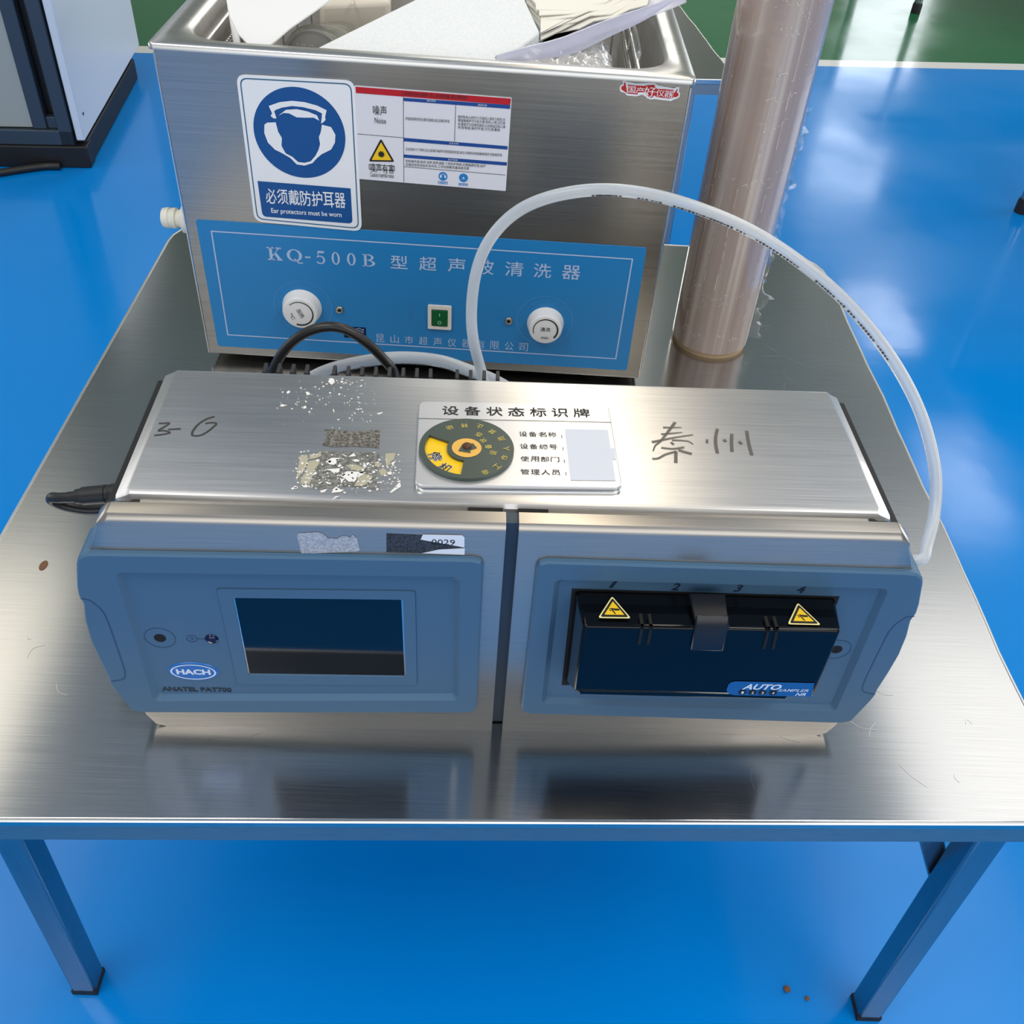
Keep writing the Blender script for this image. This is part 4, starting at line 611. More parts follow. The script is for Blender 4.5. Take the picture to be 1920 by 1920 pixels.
# the two front modules
def module(s, nm):
    Q = sect(); xi = .0046
    P = [(s*xi, 0)] + [(s*x, z) for x, z in Q] + [(s*xi, .250)]
    def ringy(y, dz): return [(x, y, z if z < .225 else z-dz*(z-.2)/.05) for x, z in P]
    mb = MB(); mb.loft([ringy(.0, .0070), ringy(.0012, .0030), ringy(.0034, .0007), ringy(.0060, .0), ringy(.0140, 0)]); return obj('front_module', mb, 'analyzer_front_steel', an, bevel=0, smooth=28)
mods = {s: module(s, '') for s in (-1, 1)}
lab(mods[-1], 'left stainless front module'); lab(mods[1], 'right stainless front module')
mb = MB(); mb.box(-.0050, .0050, .009, .0200, .002, .2440); obj('seam_spacer', mb, 'cabinet_frame', an)
# moulded blue front panels
PO = [(.3014, .0264), (.3085, .0294), (.3166, .0583), (.3181, .0664), (.3176, .0735), (.3196, .0977), (.3206, .1200), (.3191, .1433), (.3159, .1620), (.3173, .1706), (.3161, .1807), (.3108, .2045), (.3085, .2106), (.3029, .2152)]  # panel and cover-back coordinates scaled about the camera to a shallower depth
def front_panel(s, label):
    inner = .0192
    top = [(s*.2934, .2163), (s*(inner+.008), .2190), (s*(inner+.002), .2168), (s*inner, .2116)]
    bot = [(s*(inner-.0005), .0406), (s*(inner+.0015), .0350), (s*(inner+.007), .0325), (s*.2934, .0259)]
    out = [(s*x, z) for x, z in PO] + top + bot
    yb, yf, yr = .030, -.0052, -.0010
    if s < 0: rc = [(-.2851, .1979), (-.0362, .2017), (-.0342, .0507), (-.2872, .0431)]
    else: rc = [(.2865, .1993), (.0336, .2011), (.0353, .0482), (.2900, .0433)]
    r1 = rquad(rc, .006, 4); r2 = rquad(inset(rc, .0045), .004, 4)
    holes = [r1]
    mb = MB(); mb.holed([[F(yf)(p) for p in inset_out(out, .0016)], [F(yf)(p) for p in r1]])
    n = len(out); o1 = inset_out(out, .0016)
    for i in range(n):
        j = (i+1) % n
        mb.face([F(yf)(o1[i]), F(yf)(o1[j]), F(yf+.0016)(out[j]), F(yf+.0016)(out[i])])
    yback = [(.026 if abs(p[0]) > .3020 else (.012 if abs(p[0]) > .3020 else -.0003)) for p in out]
    for i in range(n):
        j = (i+1) % n
        mb.face([F(yf+.0016)(out[i]), F(yf+.0016)(out[j]), F(yback[j])(out[j]), F(yback[i])(out[i])])
    m_ = len(r1)
    for i in range(m_): mb.face([F(yf)(r1[i]), F(yf)(r1[(i+1) % m_]), F(yr)(r2[(i+1) % m_]), F(yr)(r2[i])])
    mb.face([F(yr)(p) for p in r2])
    bmesh.ops.remove_doubles(mb.bm, verts=mb.bm.verts[:], dist=.00002)
    o = lab(obj('front_panel', mb, 'panel_blue', an, smooth=35), label)
    # finger grip pressed into the outer edge
    g1 = [(s*.3086, .1655), (s*.3040, .1574), (s*.3020, .1433), (s*.3020, .0927), (s*.3030, .0785), (s*.3066, .0719), (s*.3157, .0694)]
    mb = MB(); stroke(mb, [(s*.3162, .1691), (s*.3101, .1676)] + g1, .0011, F(yf-.0002)); obj('grip_outline', mb, 'panel_line', o, smooth=0)
    return o, yr
def inset_out(P, d):
    n = len(P); out = []
    A = sum(P[i][0]*P[(i+1) % n][1] - P[(i+1) % n][0]*P[i][1] for i in range(n)); sg = 1 if A > 0 else -1
    for i in range(n):
        a, p, b = Vector(P[i-1]), Vector(P[i]), Vector(P[(i+1) % n]); t = ((p-a).normalized() + (b-p).normalized()).normalized(); out.append(tuple(p + Vector((-t.y, t.x))*d*sg))
    return out
lp, yr = front_panel(-1, 'blue front panel with touch screen, left'); rp, _ = front_panel(1, 'blue front panel with black sampler cover, right')
def port(parent, cx, cz, r):
    mb = MB(); p = F(yr-.0003); mb.holed([[p(q) for q in circ(cx, cz, r, 40)], [p(q) for q in circ(cx, cz, r-.0006, 40)]]); o = obj('port_ring', mb, 'panel_line', parent, smooth=0)
    mb = MB(); mb.lathe([(.0046, -yr+.0004), (.0042, -yr-.0000)], 24, (cx, 0, cz), 'y'); lab(obj('port_hole', mb, 'dark_slot', parent), 'dark round hole')
port(lp, -.2685, .1203, .0120); port(rp, .2694, .1221, .0118)
# touch screen
mb = MB(); bz = [(-.2160, .1790), (-.0694, .1812), (-.0693, .0664), (-.2163, .0638)]; sc = [(-.2056, .1698), (-.0788, .1718), (-.0781, .0770), (-.2061, .0763)]
b1 = rquad(bz, .003, 4); s1 = rquad(sc, .0006, 4); yb = yr-.0010
mb.holed([[F(yb)(p) for p in b1], [F(yb)(p) for p in s1]])
for L_, y2 in ((b1, yr+.0003), (s1, yr+.0006)):
    n = len(L_)
    for i in range(n): mb.face([F(yb)(L_[i]), F(yb)(L_[(i+1) % n]), F(y2)(L_[(i+1) % n]), F(y2)(L_[i])])
obj('screen_bezel', mb, 'panel_blue', lp, smooth=0)
mb = MB(); b2 = rquad(inset(bz, -.0004), .003, 4); mb.holed([[F(yr-.0002)(p) for p in b2], [F(yr-.0002)(p) for p in rquad(inset(bz, .0003), .003, 4)]]); obj('bezel_outline', mb, 'panel_line', lp, smooth=0)
mb = MB(); mb.face([F(yr-.0001)(p) for p in inset(sc, .0012)]); lab(obj('touch_screen', mb, 'screen_glass', lp, smooth=0), 'black switched-off screen glass')
mb = MB(); mb.holed([[F(yr-.00005)(p) for p in sc], [F(yr-.00005)(p) for p in inset(sc, .0014)]]); obj('screen_rim', mb, 'bright_steel', lp, smooth=0)
# sensor lens with its small symbol
mb = MB(); n = 24; mb.lathe([(.0052, -yr-.0004), (.0052, -yr+.0006), (.0042, -yr+.0018), (.0022, -yr+.0026), (.0006, -yr+.0029)], n, (-.2287, 0, .1204), 'y'); lab(obj('sensor_lens', mb, 'sensor_dark', lp), 'small dark glossy lens')
mb = MB(); p = F(yr-.0003); mb.holed([[p(q) for q in circ(-.2441, .1201, .0042, 30)], [p(q) for q in circ(-.2441, .1201, .0036, 30)]]); stroke(mb, [(-.2398, .1201), (-.2339, .1202)], .0006, p); stroke(mb, [(-.2457, .1217), (-.2429, .1201), (-.2450, .1187)], .0006, p); obj('port_symbol', mb, 'panel_line', lp, smooth=0)
# maker badge and model name
mb = MB(); p = F(yr-.0006); cx, cz = -.2495, .0792; mb.face([F(yr-.0009)(q) for q in circ(cx, cz, .0176, 48, .0092)]); mb.prism([F(yr-.0008)(q) for q in circ(cx, cz, .0200, 48, .0110)], [F(yr+.0002)(q) for q in circ(cx, cz, .0205, 48, .0114)]); lb = lab(obj('maker_badge', mb, 'logo_blue', lp, smooth=30), 'oval blue badge with white lettering')
mb = MB(); p = F(yr-.0012); mb.holed([[p(q) for q in circ(cx, cz, .0182, 48, .0097)], [p(q) for q in circ(cx, cz, .0168, 48, .0086)]]); text(mb, 'HACH', (cx-.0135, cz-.0033, cx+.0137, cz+.0037), p, .045); lab(obj('badge_lettering', mb, 'logo_white', lp, smooth=0), 'white badge lettering')
mb = MB(); text(mb, 'ANATEL PAT700', (-.2795, .0519, -.2224, .0578), F(yr-.0004), .035); lab(obj('model_lettering', mb, 'ink_navy', lp, smooth=0), 'dark model name')
# embossed numbers over the sampler
for ch, (x, z) in zip('1234', ((.0786, .1935), (.1259, .1922), (.1737, .1922), (.2220, .1922))):
    mb = MB(); text(mb, ch, (x-.0032, z-.0042, x+.0032, z+.0038), F(yr-.0003), .025, .25); obj('position_number', mb, 'number_line', rp, smooth=0)
# black sampler cover
yc = -.040
fr = [(.0535, .1905), (.2425, .1910), (.2440, .1105), (.0540, .1135)]; bk_ = [(.0502, .1853), (.2513, .1832), (.2534, .0714), (.0530, .0714)]
mb = MB(); mid = [(.0520, .1912), (.2440, .1912), (.2450, .1075), (.0530, .1100)]
mb.loft([[F(yr+.0015)(p) for p in bk_], [F(yc)(p) for p in fr]])
cv = lab(obj('sampler_cover', mb, 'cover_black', an, bevel=.0028, seg=3), 'glossy black flip-up sampler cover')
mb = MB(); mb.holed([[F(yr-.0003)(p) for p in inset(bk_, -.0022)], [F(yr-.0003)(p) for p in inset(bk_, .002)]]); obj('cover_gap', mb, 'dark_slot', an, smooth=0)
mb = MB(); mb.loft([[F(yr+.001)(p) for p in ((.060, .1000), (.232, .0990), (.232, .0790), (.060, .0790))], [F(-.034)(p) for p in ((.0592, .1060), (.2262, .1050), (.2262, .0985), (.0596, .1010))]]); lab(obj('drip_tray', mb, 'cover_black', an, bevel=.001), 'thin black tray lip under the cover')
mb = MB(); L_ = D['LATCH']; yl = yc-.003
mb.loft([[(L_[i][0], yl+.005, L_[i][1]-.0005) for i in range(4)], [(L_[i][0], yl, L_[i][1]-.008 if i < 2 else L_[i][1]) for i in range(4)]]); 
lt = [(.1342, -.0095), (.1618, -.0095), (.1590, -.0420), (.1345, -.0420)]; mb.prism([(x, y, .1900) for x, y in lt], [(x, y, .1945) for x, y in lt]); obj('latch', mb, 'latch_black', cv, bevel=.0012)
for k in range(0, 8, 2):
    (x0, z0), (x1, z1) = D['SLOTS'][k], D['SLOTS'][k+1]; mb = MB()
    mb.prism([(x0-.0011, yc-.0010, .1925), (x0+.0011, yc-.0010, .1925), (x0+.0011, -.029, .1925), (x0-.0011, -.029, .1925)], [(x0-.0011, yc-.0010, .189), (x0+.0011, yc-.0010, .189), (x0+.0011, -.029, .189), (x0-.0011, -.029, .189)])
    mb.prism([(x0-.0011, yc-.0010, .1925), (x0+.0011, yc-.0010, .1925), (x1+.0011, yc-.0010, z1), (x1-.0011, yc-.0010, z1)], [(x0-.0011, yc+.001, .1925), (x0+.0011, yc+.001, .1925), (x1+.0011, yc+.001, z1), (x1-.0011, yc+.001, z1)])
    obj('cover_rib', mb, 'dark_slot', cv)
for k in ('TRI1', 'TRI2'):
    tq = D[k]; zt_ = .1914
    mb = MB(); mb.face([T(zt_)(p) for p in rquad(inset(tq, -.0008), .0024, 4)]); w_ = lab(obj('pinch_warning_label', mb, 'pale_yellow', an, smooth=0), 'yellow triangle label with a crushed hand symbol')
    mb = MB(); mb.face([T(zt_+.0003)(p) for p in rquad(inset(tq, .0003), .0016, 3)]); c = [sum(p[i] for p in tq)/3 for i in (0, 1)]; pz = T(zt_+.0009); obj('label_border', mb, 'ink_black', w_, smooth=0)
    mb = MB(); mb.face([T(zt_+.0006)(p) for p in rquad(inset(tq, .0020), .0006, 2)]); obj('label_field', mb, 'caution_yellow', w_, smooth=0)
    mb = MB(); S_ = .0021; H_ = lambda pts: [pz((c[0]+x*S_, c[1]-.0006+y*S_)) for x, y in pts]
    mb.face(H_([(-1.4, .9), (-.7, 1.2), (0, 1.0), (1.9, .9), (2.0, .1), (.3, .1), (-.5, .6)])); mb.face(H_([(-.9, .4), (-.5, .6), (.6, -1.5), (.2, -1.6)])); mb.face(H_([(-1.9, 1.0), (-1.0, .8), (-.9, .6), (-1.8, .8)])); mb.face(H_([(-1.7, .3), (-.9, .3), (-1.2, -.3)]))
    obj('hand_symbol', mb, 'ink_black', w_, smooth=0)
au = D['AUTO']; mb = MB(); pA = F(yc-.0005)
AL = [(.1725, .1193), (.1728, .1259), (.1745, .1284), (.1778, .1294), (.2392, .1289), (.2416, .1116), (.1808, .1118), (.1762, .1130), (.1735, .1160)]
mb.face([pA(p) for p in AL]); lab(obj('sampler_label', mb, 'auto_blue', cv, smooth=0), 'blue label with white lettering')
mb = MB(); pB = F(yc-.0008); x0, z0, x1, z1 = bb(D['AUTO_T']); text(mb, 'AUTO', (x0, .1196, x1, .1268), pB, .03, .3); x0, z0, x1, z1 = bb(D['SAMP_T']); text(mb, 'SAMPLER', (x0, .1178, x1, .1212), pB, .005, .3); x0, z0, x1, z1 = bb(D['NR_T']); text(mb, 'NR', (x0, .1128, x1, .1165), pB, .025, .3)
obj('label_lettering', mb, 'logo_white', cv, smooth=0)
mb = MB(); ml = MB(); pC = F(yc-.0011); pD = F(yc-.0014)
for ch, (x, z) in zip('1234', D['AUTO_C'][:4]): mb.face([pC(p) for p in circ(x, .1165, .0031, 20)]); text(ml, ch, (x-.0009, .1150, x+.0009, .1180), pD, .02)
obj('label_dots', mb, 'ink_black', cv, smooth=0); obj('dot_numbers', ml, 'logo_white', cv, smooth=0)
# hand-written marks, label residue and torn stickers
zt = .2502; pz = T(zt+.0004)
mb = MB()
for s_ in D['H36']: stroke(mb, s_, .0016, pz)
lab(obj('pen_number', mb, 'marker_ink', an, smooth=0), 'hand-written 3-6 in black marker')
mb = MB()
for i, s_ in enumerate(D['HZH']): stroke(mb, s_, .0027 if i in (0, 3, 8, 9) or i > 10 else .0021, T(zt+.0004 + .00001*i), i in (0, 1, 2, 3, 4, 16))
lab(obj('pen_writing', mb, 'marker_faint', an, smooth=0), 'large hand-written characters in faded marker')
rnd = random.Random(21)
mb = MB(); mb.face([T(zt+.0002)(p) for p in D['RESB']]); lab(obj('glue_patch', mb, 'residue_gray', an, smooth=0), 'gray glue film of a removed label')
mb = MB()
for P in D['RESA']: mb.face([T(zt+.0004)(p) for p in P])
lab(obj('label_backing', mb, 'residue_tan', an, smooth=0), 'tan paper left from a torn label')
mb = MB()
def blob(c, r, z, n=7, asp=1.0): mb.face([T(z)((c[0] + r*rnd.uniform(.55, 1.2)*math.cos(2*PI*i/n), c[1] + asp*r*rnd.uniform(.55, 1.2)*math.sin(2*PI*i/n))) for i in range(n)])
for P in D['RESW'] + D['RESW2']: mb.face([T(zt+.0006)(p) for p in P])
for i in range(260):
    x, y = rnd.uniform(-.160, -.080), rnd.gauss(.051, .014)
    if .027 < y < .076: blob((x + (.06-y)*-.05, y), abs(rnd.gauss(.0004, .0004)) + .00025, zt+.0006)
for i in range(150):
    x, y = rnd.choice([(rnd.gauss(-.165, .010), rnd.gauss(.135, .012)), (rnd.gauss(-.145, .010), rnd.gauss(.150, .012)), (rnd.uniform(-.150, -.115), rnd.gauss(.166, .003)), (rnd.gauss(-.118, .005), rnd.uniform(.11, .16)), (rnd.uniform(-.185, -.10), rnd.uniform(.10, .17))])
    if y < .172: blob((x, y), abs(rnd.gauss(.0003, .0003)) + .0002, zt+.0006, 6)
o = lab(obj('paper_flecks', mb, 'residue_white', an, smooth=0), 'white paper flecks of torn labels'); o['kind'] = 'stuff'
mb = MB(); mb.face([T(zt+.0003)(p) for p in D['RESD']]); dk = lab(obj('glue_strip', mb, 'residue_dark', an, smooth=0), 'dark rectangular strip of old glue')
mb = MB()
for i in range(120):
    x, y = rnd.uniform(-.142, -.102), rnd.uniform(.0825, .1015)
    if abs(x+.125) < .01 and abs(y-.092) < .005: continue
    blob((x, y), rnd.uniform(.0004, .0011), zt+.0005, 6, .6)
o = obj('glue_specks', mb, 'residue_gray', an, smooth=0); o['kind'] = 'stuff'
pf = F(-.0004)
mb = MB(); mb.face([pf(p) for p in D['STA']]); lab(obj('torn_label', mb, 'torn_gray', an, smooth=0), 'torn pale gray label on the left module')
mb = MB(); mb.face([pf(p) for p in D['STD']]); gl = lab(obj('dark_glue', mb, 'glue_dark', an, smooth=0), 'dark glue of a torn label')
mb = MB(); mb.face([F(-.0007)(p) for p in D['STW']]); mb.face([F(-.0007)(p) for p in D['STW2']]); wl = lab(obj('number_label', mb, 'sticker_white', an, smooth=0), 'torn white label printed 0029')
mb = MB(); x0, z0, x1, z1 = bb(D['STN']); text(mb, '0029', (x0, z0, x1, z1), F(-.0010)); obj('label_number', mb, 'ink_black', wl, smooth=0)

# ------------------------------------------------------------------ status plate lying on the analyzer
c_, s_ = math.cos(DT), math.sin(DT)
sp = thing('status_plate', 'silver equipment status sign with dark green dial lying on the analyzer', 'sign', DO, DT)
SP = D['SP']; cq = SP['corner']; z1_, z2_ = .2503, .2532
mb = MB(); lo = [(x+.0004, y-.0016) for x, y in cq]; q = rquad(lo, .007, 5); mb.prism([(*p, z1_) for p in q], [(*p, z2_-.0003) for p in q]); lab(obj('backing_plate', mb, 'plastic_mirror', sp, bevel=.0005), 'clear mirrored backing')
mb = MB(); q = rquad(cq, .0065, 5)
win = SP['win']; nx, ny = SP['notch'][0]
mb.prism([(*p, z2_) for p in q], [(*p, .2562) for p in q]); obj('face_plate', mb, 'plate_silver', sp, bevel=.0006)
zf = .2562; p1 = T(zf+.0003); p2 = T(zf+.0006)
mb = MB(); mb.face([p1(p) for p in win]); lab(obj('name_card', mb, 'card_white', sp, smooth=0), 'blank white card in the window')
hc = circ(nx-.0012, ny, .0070, 14, None, PI/2, 1.5*PI); mb = MB(); mb.prism([(*p, zf-.0004) for p in hc], [(*p, zf+.0004) for p in hc]); lab(obj('card_notch', mb, 'card_white', sp, smooth=0), 'half-round white notch at the right edge')
mb = MB(); a = SP['t']; x0, y0, x1, y1 = bb(a); rotp = .022
for i, ch in enumerate('设备状态标识牌'):
    xa = -.0537 + .0174*i; yo = .0024*(i/6-.5); text(mb, ch, (xa, .1189+yo, xa+.0131, .1303+yo), p1, .007)
for k, s in (('l1', '设备名称'), ('l2', '设备编号'), ('l3', '使用部门'), ('l4', '管理人员')):
    x0, y0, x1, y1 = bb(SP[k])
    for i, ch in enumerate(s): w = (x1-x0)/4; text(mb, ch, (x0+w*i+.0003, y0+.0001+.0001*i, x0+w*(i+1)-.0008, y0+.0060+.0001*i), p1, .004)
for x, y in SP['colon']: mb.face([p1(p) for p in circ(x, y-.0006, .0005, 8)]); mb.face([p1(p) for p in circ(x, y+.0014, .0005, 8)])
a = SP['line']; stroke(mb, a, .0005, p1); obj('lettering', mb, 'ink_black', sp, smooth=0)
# rotating dial
dc = Vector((-.0337, .0742)); R0 = .0357
DI = D['DISC']; cx, cy = dc
a0, a1 = math.atan2(.0880-cy, -.0619-cx), math.atan2(.0417-cy, -.0378-cx) + 2*PI; ro, ri = .0315, .0148
wnd = [(cx+ro*math.cos(a0+(a1-a0)*k/20), cy+ro*math.sin(a0+(a1-a0)*k/20)) for k in range(21)] + [(cx+ri*math.cos(a1+(a0-a1)*k/14), cy+ri*math.sin(a1+(a0-a1)*k/14)) for k in range(15)]
mb = MB(); zb_, zd = zf+.0002, zf+.0030; OC = circ(cx, cy, R0, 72)
mb.holed([[T(zd)(p) for p in OC], [T(zd)(p) for p in wnd]])
for L_ in (OC, wnd):
    n = len(L_)
    for i in range(n): mb.face([T(zd)(L_[i]), T(zd)(L_[(i+1) % n]), T(zb_)(L_[(i+1) % n]), T(zb_)(L_[i])])
dl = lab(obj('status_dial', mb, 'disc_green', sp, smooth=30), 'dark green disc with a wedge window')
mb = MB(); mb.face([T(zf+.0005)(p) for p in [(cx+(ro+.002)*math.cos(a0-.08+(a1-a0+.16)*k/20), cy+(ro+.002)*math.sin(a0-.08+(a1-a0+.16)*k/20)) for k in range(21)] + [(cx+(ri-.002)*math.cos(a1+.08+(a0-a1-.16)*k/14), cy+(ri-.002)*math.sin(a1+.08+(a0-a1-.16)*k/14)) for k in range(15)]]); lab(obj('stop_field', mb, 'stop_yellow', sp, smooth=0), 'yellow field showing through the dial window')
mw = MB(); mb = MB()
for ch, (x, y) in zip('停机', DI['txt']):
    a = math.atan2(y-cy, x-cx); h = .0050
    text(mb, ch, (x-h, y-h, x+h, y+h), T(zf+.0011), .004, 0, a+PI/2); text(mw, ch, (x-h*1.08, y-h*1.08, x+h*1.08, y+h*1.08), T(zf+.0008), .03, 0, a+PI/2)
obj('stop_lettering', mb, 'ink_black', sp, smooth=0); obj('lettering_outline', mw, 'sticker_white', sp, smooth=0)
mb = MB(); pt = T(zd+.0003)
for ch, (x, y) in list(zip('非工作人员禁止转动', DI['outer'])) + list(zip('设备状态', DI['inner'])):
    a = math.atan2(y-cy, x-cx); h = .0026; text(mb, ch, (x-h, y-h, x+h, y+h), pt, .003, 0, a+PI/2)
obj('dial_lettering', mb, 'disc_gold', dl, smooth=0)
mb = MB(); mb.face([T(zd+.0003)(p) for p in circ(cx, cy-.0006, .0112, 40)]); obj('dial_center', mb, 'disc_orange', dl, smooth=0)
mb = MB(); mb.face([T(zd+.0006)(p) for p in [(x, y+.0012) for x, y in DI['arrow']]]); obj('dial_arrow', mb, 'disc_green', dl, smooth=0)
mb = MB(); mb.lathe([(.0034, zd), (.0035, zd+.0014), (.0028, zd+.0024), (.001, zd+.0027)], 24, (cx+.0003, cy+.0006, 0)); lab(obj('screw', mb, 'rust_brown', sp), 'brown rusted screw head')

# ------------------------------------------------------------------ stretch-film roll
tx, ty = .303, .745
fr_ = thing('stretch_film_roll', 'tall roll of clear stretch film standing on the folding table beside the cleaner', 'film roll', (tx, ty, 0))
mb = MB(); mb.holed([[(*p, 0) for p in circ(0, 0, .0492, 64)], [(*p, 0) for p in circ(0, 0, .042, 64)]]); mb.holed([[(*p, .512) for p in circ(0, 0, .0492, 64)], [(*p, .512) for p in circ(0, 0, .042, 64)]])
for r in (.0492, .042): mb.loft([[(*p, 0) for p in circ(0, 0, r, 64)], [(*p, .512) for p in circ(0, 0, r, 64)]], False)
lab(obj('core_tube', mb, 'cardboard', fr_), 'brown cardboard core')
mb = MB(); mb.lathe([(.0493, .0065), (.0510, .007), (.0512, .02), (.0512, .49), (.0510, .503), (.0493, .5035)], 96); obj('film', mb, 'film_roll', fr_)
rnd = random.Random(8); mb = MB()
for k in range(44):
    a0 = rnd.uniform(PI*1.05, PI*2.05); dA = rnd.uniform(.12, .75); z = rnd.uniform(.03, .49); sl = rnd.uniform(-.02, .02); pts = []
    n = 16; w = rnd.uniform(.00025, .0007); L_, R2 = [], []
    for i in range(n+1):
        a = a0 + dA*i/n; zz = z + sl*i/n + .004*math.sin(PI*i/n)*rnd.choice((-1, 1)) + rnd.uniform(-.0005, .0005); hw = w*rnd.uniform(.3, 1.0); r = .0514
        L_.append(mb.bm.verts.new((r*math.cos(a), r*math.sin(a), zz+hw))); R2.append(mb.bm.verts.new((r*math.cos(a), r*math.sin(a), zz-hw)))
    for i in range(n): 
        if rnd.random() > .22: mb.bm.faces.new((L_[i], L_[i+1], R2[i+1], R2[i]))
for k in range(9):
    a = PI*(1.08 + .92*k/9) + rnd.uniform(-.06, .06); z0 = rnd.uniform(.02, .25); z1 = z0 + rnd.uniform(.12, .4); L_, R2 = [], []
    for i in range(25):
        z = min(.497, z0+(z1-z0)*i/24); h = .0004*rnd.uniform(.3, 1)/.0514; aa = a + .012*math.sin(i*.5+k); L_.append(mb.bm.verts.new((.0514*math.cos(aa-h), .0514*math.sin(aa-h), z))); R2.append(mb.bm.verts.new((.0514*math.cos(aa+h), .0514*math.sin(aa+h), z)))
    for i in range(24):
        if rnd.random() > .3: mb.bm.faces.new((L_[i], L_[i+1], R2[i+1], R2[i]))
o = lab(obj('crinkles', mb, 'crinkle_white', fr_, smooth=0), 'fine pale wrinkle lines in the film'); o['kind'] = 'stuff'
mb = MB(); A0 = -.14; L_ = []                # loose crumpled film end
for i in range(70):
    z = .010 + .31*i/69; r = .0515; f = (.008 + .0035*math.sin(i*.55) + .002*math.sin(i*1.7+1))*(1.5 if i < 16 else .7); row = []
    for j in range(5):
        t = j/4; a = A0 + .05*math.sin(i*.3); row.append(mb.bm.verts.new(((r+f*t)*math.cos(a) + .002*math.sin(i*.9+j*2)*t, (r+f*t)*math.sin(a) + .004*math.sin(i*1.3+j)*t, z + .002*math.sin(j*2+i)*t)))
    L_.append(row)
for i in range(69):
    for j in range(4): mb.bm.faces.new((L_[i][j], L_[i][j+1], L_[i+1][j+1], L_[i+1][j]))
lab(obj('loose_film_edge', mb, 'clear_film_edge', fr_), 'crumpled transparent loose film end')

# ------------------------------------------------------------------ hoses and cables
def hose(name, pts, r, mat, label, cat, extra_print=False, parent=None):
    P = spline(pts, 8); mb = MB(); mb.tube(P, r, 14); o = obj(name, mb, mat, parent)
    if label: tag(o, label, cat)
    if extra_print:
        mk = MB(); rnd = random.Random(5)
        for i in range(3, len(P)-2):
            if not (extra_print[0] < i/len(P) < extra_print[1]) or rnd.random() < .3: continue
            p = P[i]; t = (P[i+1]-P[i-1]).normalized(); vw = Vector((0, -.75, -.45)); vw = (vw - t*vw.dot(t)).normalized(); sd = t.cross(vw)
            for k in range(3):
                q = p + vw*(r+.0003) + t*(k-1)*.0032; a, b = t*.0011, sd*rnd.uniform(.0006, .0012); mk.face([q-a-b, q+a-b, q+a+b, q-a+b])
        pr_ = obj('print', mk, 'hose_print', o, smooth=0); lab(pr_, 'small dark print along the tube')
    return o
H = [tuple(p) for p in D['HOSE']]
hose('silicone_tube', [(.02, .300, .10), (.010, .318, .155)] + H[:-1] + [(.353, .140, .183), (.3375, .147, .178)], .0050, 'hose', 'long clear tube arching from behind the analyzer to its right side', 'tube', (.45, .72))
H2 = [tuple(p) for p in D['HOSE2']]
hose('drain_tube', [(-.205, .345, .150), (-.185, .352, .165)] + H2 + [(.028, .318, .160), (.03, .296, .13)], .0060, 'hose', 'short clear tube lying low behind the analyzer', 'tube', (.1, .9))
hose('signal_cable', [(-.215, .300, .12), (-.212, .325, .155)] + [tuple(p) for p in D['CABLE']] + [(-.083, .325, .16), (-.08, .298, .13)], .0046, 'cable_black', 'thin black cable looping up behind the analyzer', 'cable')
# power plug and its cable on the left side of the analyzer
pc = thing('power_cable', 'black plug and bent cord sticking out of the left side of the analyzer', 'cable', (-.27, .200, .166), 0)
ax = Vector((-1, 0, -.17)).normalized()
def plug_part(nm, prof, mat):
    mb = MB(); rings = []
    u = Vector((0, 1, 0)); w = ax.cross(u)
    for s, r in prof: rings.append([ax*s + (u*math.cos(2*PI*k/20) + w*math.sin(2*PI*k/20))*r for k in range(20)])
    mb.loft(rings); return obj(nm, mb, mat, pc)
plug_part('plug', [(-.006, .0088), (.040, .0088), (.044, .0084), (.0445, .0078), (.0465, .0078), (.047, .0084), (.068, .0080), (.0685, .0070), (.074, .0066), (.0745, .0052), (.082, .0048)], 'black_plastic')
o = Vector((-.27, .200, .166))
mb = MB(); mb.tube(spline([tuple(ax*.078), (-.0880, .001, -.0155), (-.0965, .004, -.0185), (-.0975, .006, -.0245), (-.0880, .008, -.0320), (-.0700, .010, -.0365), (-.050, .014, -.0350), (-.025, .02, -.030), (.002, .03, -.028)], 8), .0046, 14); obj('cord', mb, 'cable_black', pc)

# ------------------------------------------------------------------ things piled in the ultrasonic bath
def inbath(nm, label, cat): return thing(nm, label, cat, HO, HT)
bk = inbath('wire_basket', 'steel wire basket sitting in the open tank of the ultrasonic bath', 'basket')
bx0, bx1, by0, by1, bz0, bz1 = -.2375, .226, .0315, .290, .244, .368
mb = MB(); P = rrect(bx0, bx1, by0, by1, .02, 5); mb.tube([(*p, bz1) for p in P + P[:1]], .0026, 8, False); P2 = rrect(bx0+.001, bx1-.001, by0+.001, by1-.001, .02, 5); mb.tube([(*p, bz1-.022) for p in P2 + P2[:1]], .0015, 8, False); obj('rim_wire', mb, 'bright_steel', bk)
mb = MB()
for k in range(33):
    y = by0+.012 + (by1-by0-.024)*k/32
    for x in (bx0+.002, bx1-.002): mb.tube([(x, y, bz1-.02), (x, y, bz0)], .0009, 5)
for k in range(12):
    z = bz0 + (bz1-.024-bz0)*k/11
    for x in (bx0+.003, bx1-.003): mb.tube([(x, by0+.01, z), (x, by1-.01, z)], .0008, 5)
for k in range(24):
    x = bx0+.012 + (bx1-bx0-.024)*k/23; mb.tube([(x, by0+.002, bz1-.02), (x, by0+.002, bz0), (x, by1-.002, bz0), (x, by1-.002, bz1-.02)], .0009, 5)
for k in range(12):
    y = by0 + .012 + (by1-by0-.024)*k/11; mb.tube([(bx0+.003, y, bz0-.001), (bx1-.003, y, bz0-.001)], .0009, 5)
for cx in (bx0+.02, bx1-.02):
    for cy in (by0+.02, by1-.02): mb.tube([(cx, cy, bz0), (cx, cy, .2255)], .003, 8)
obj('wire_mesh', mb, 'wire_steel', bk)
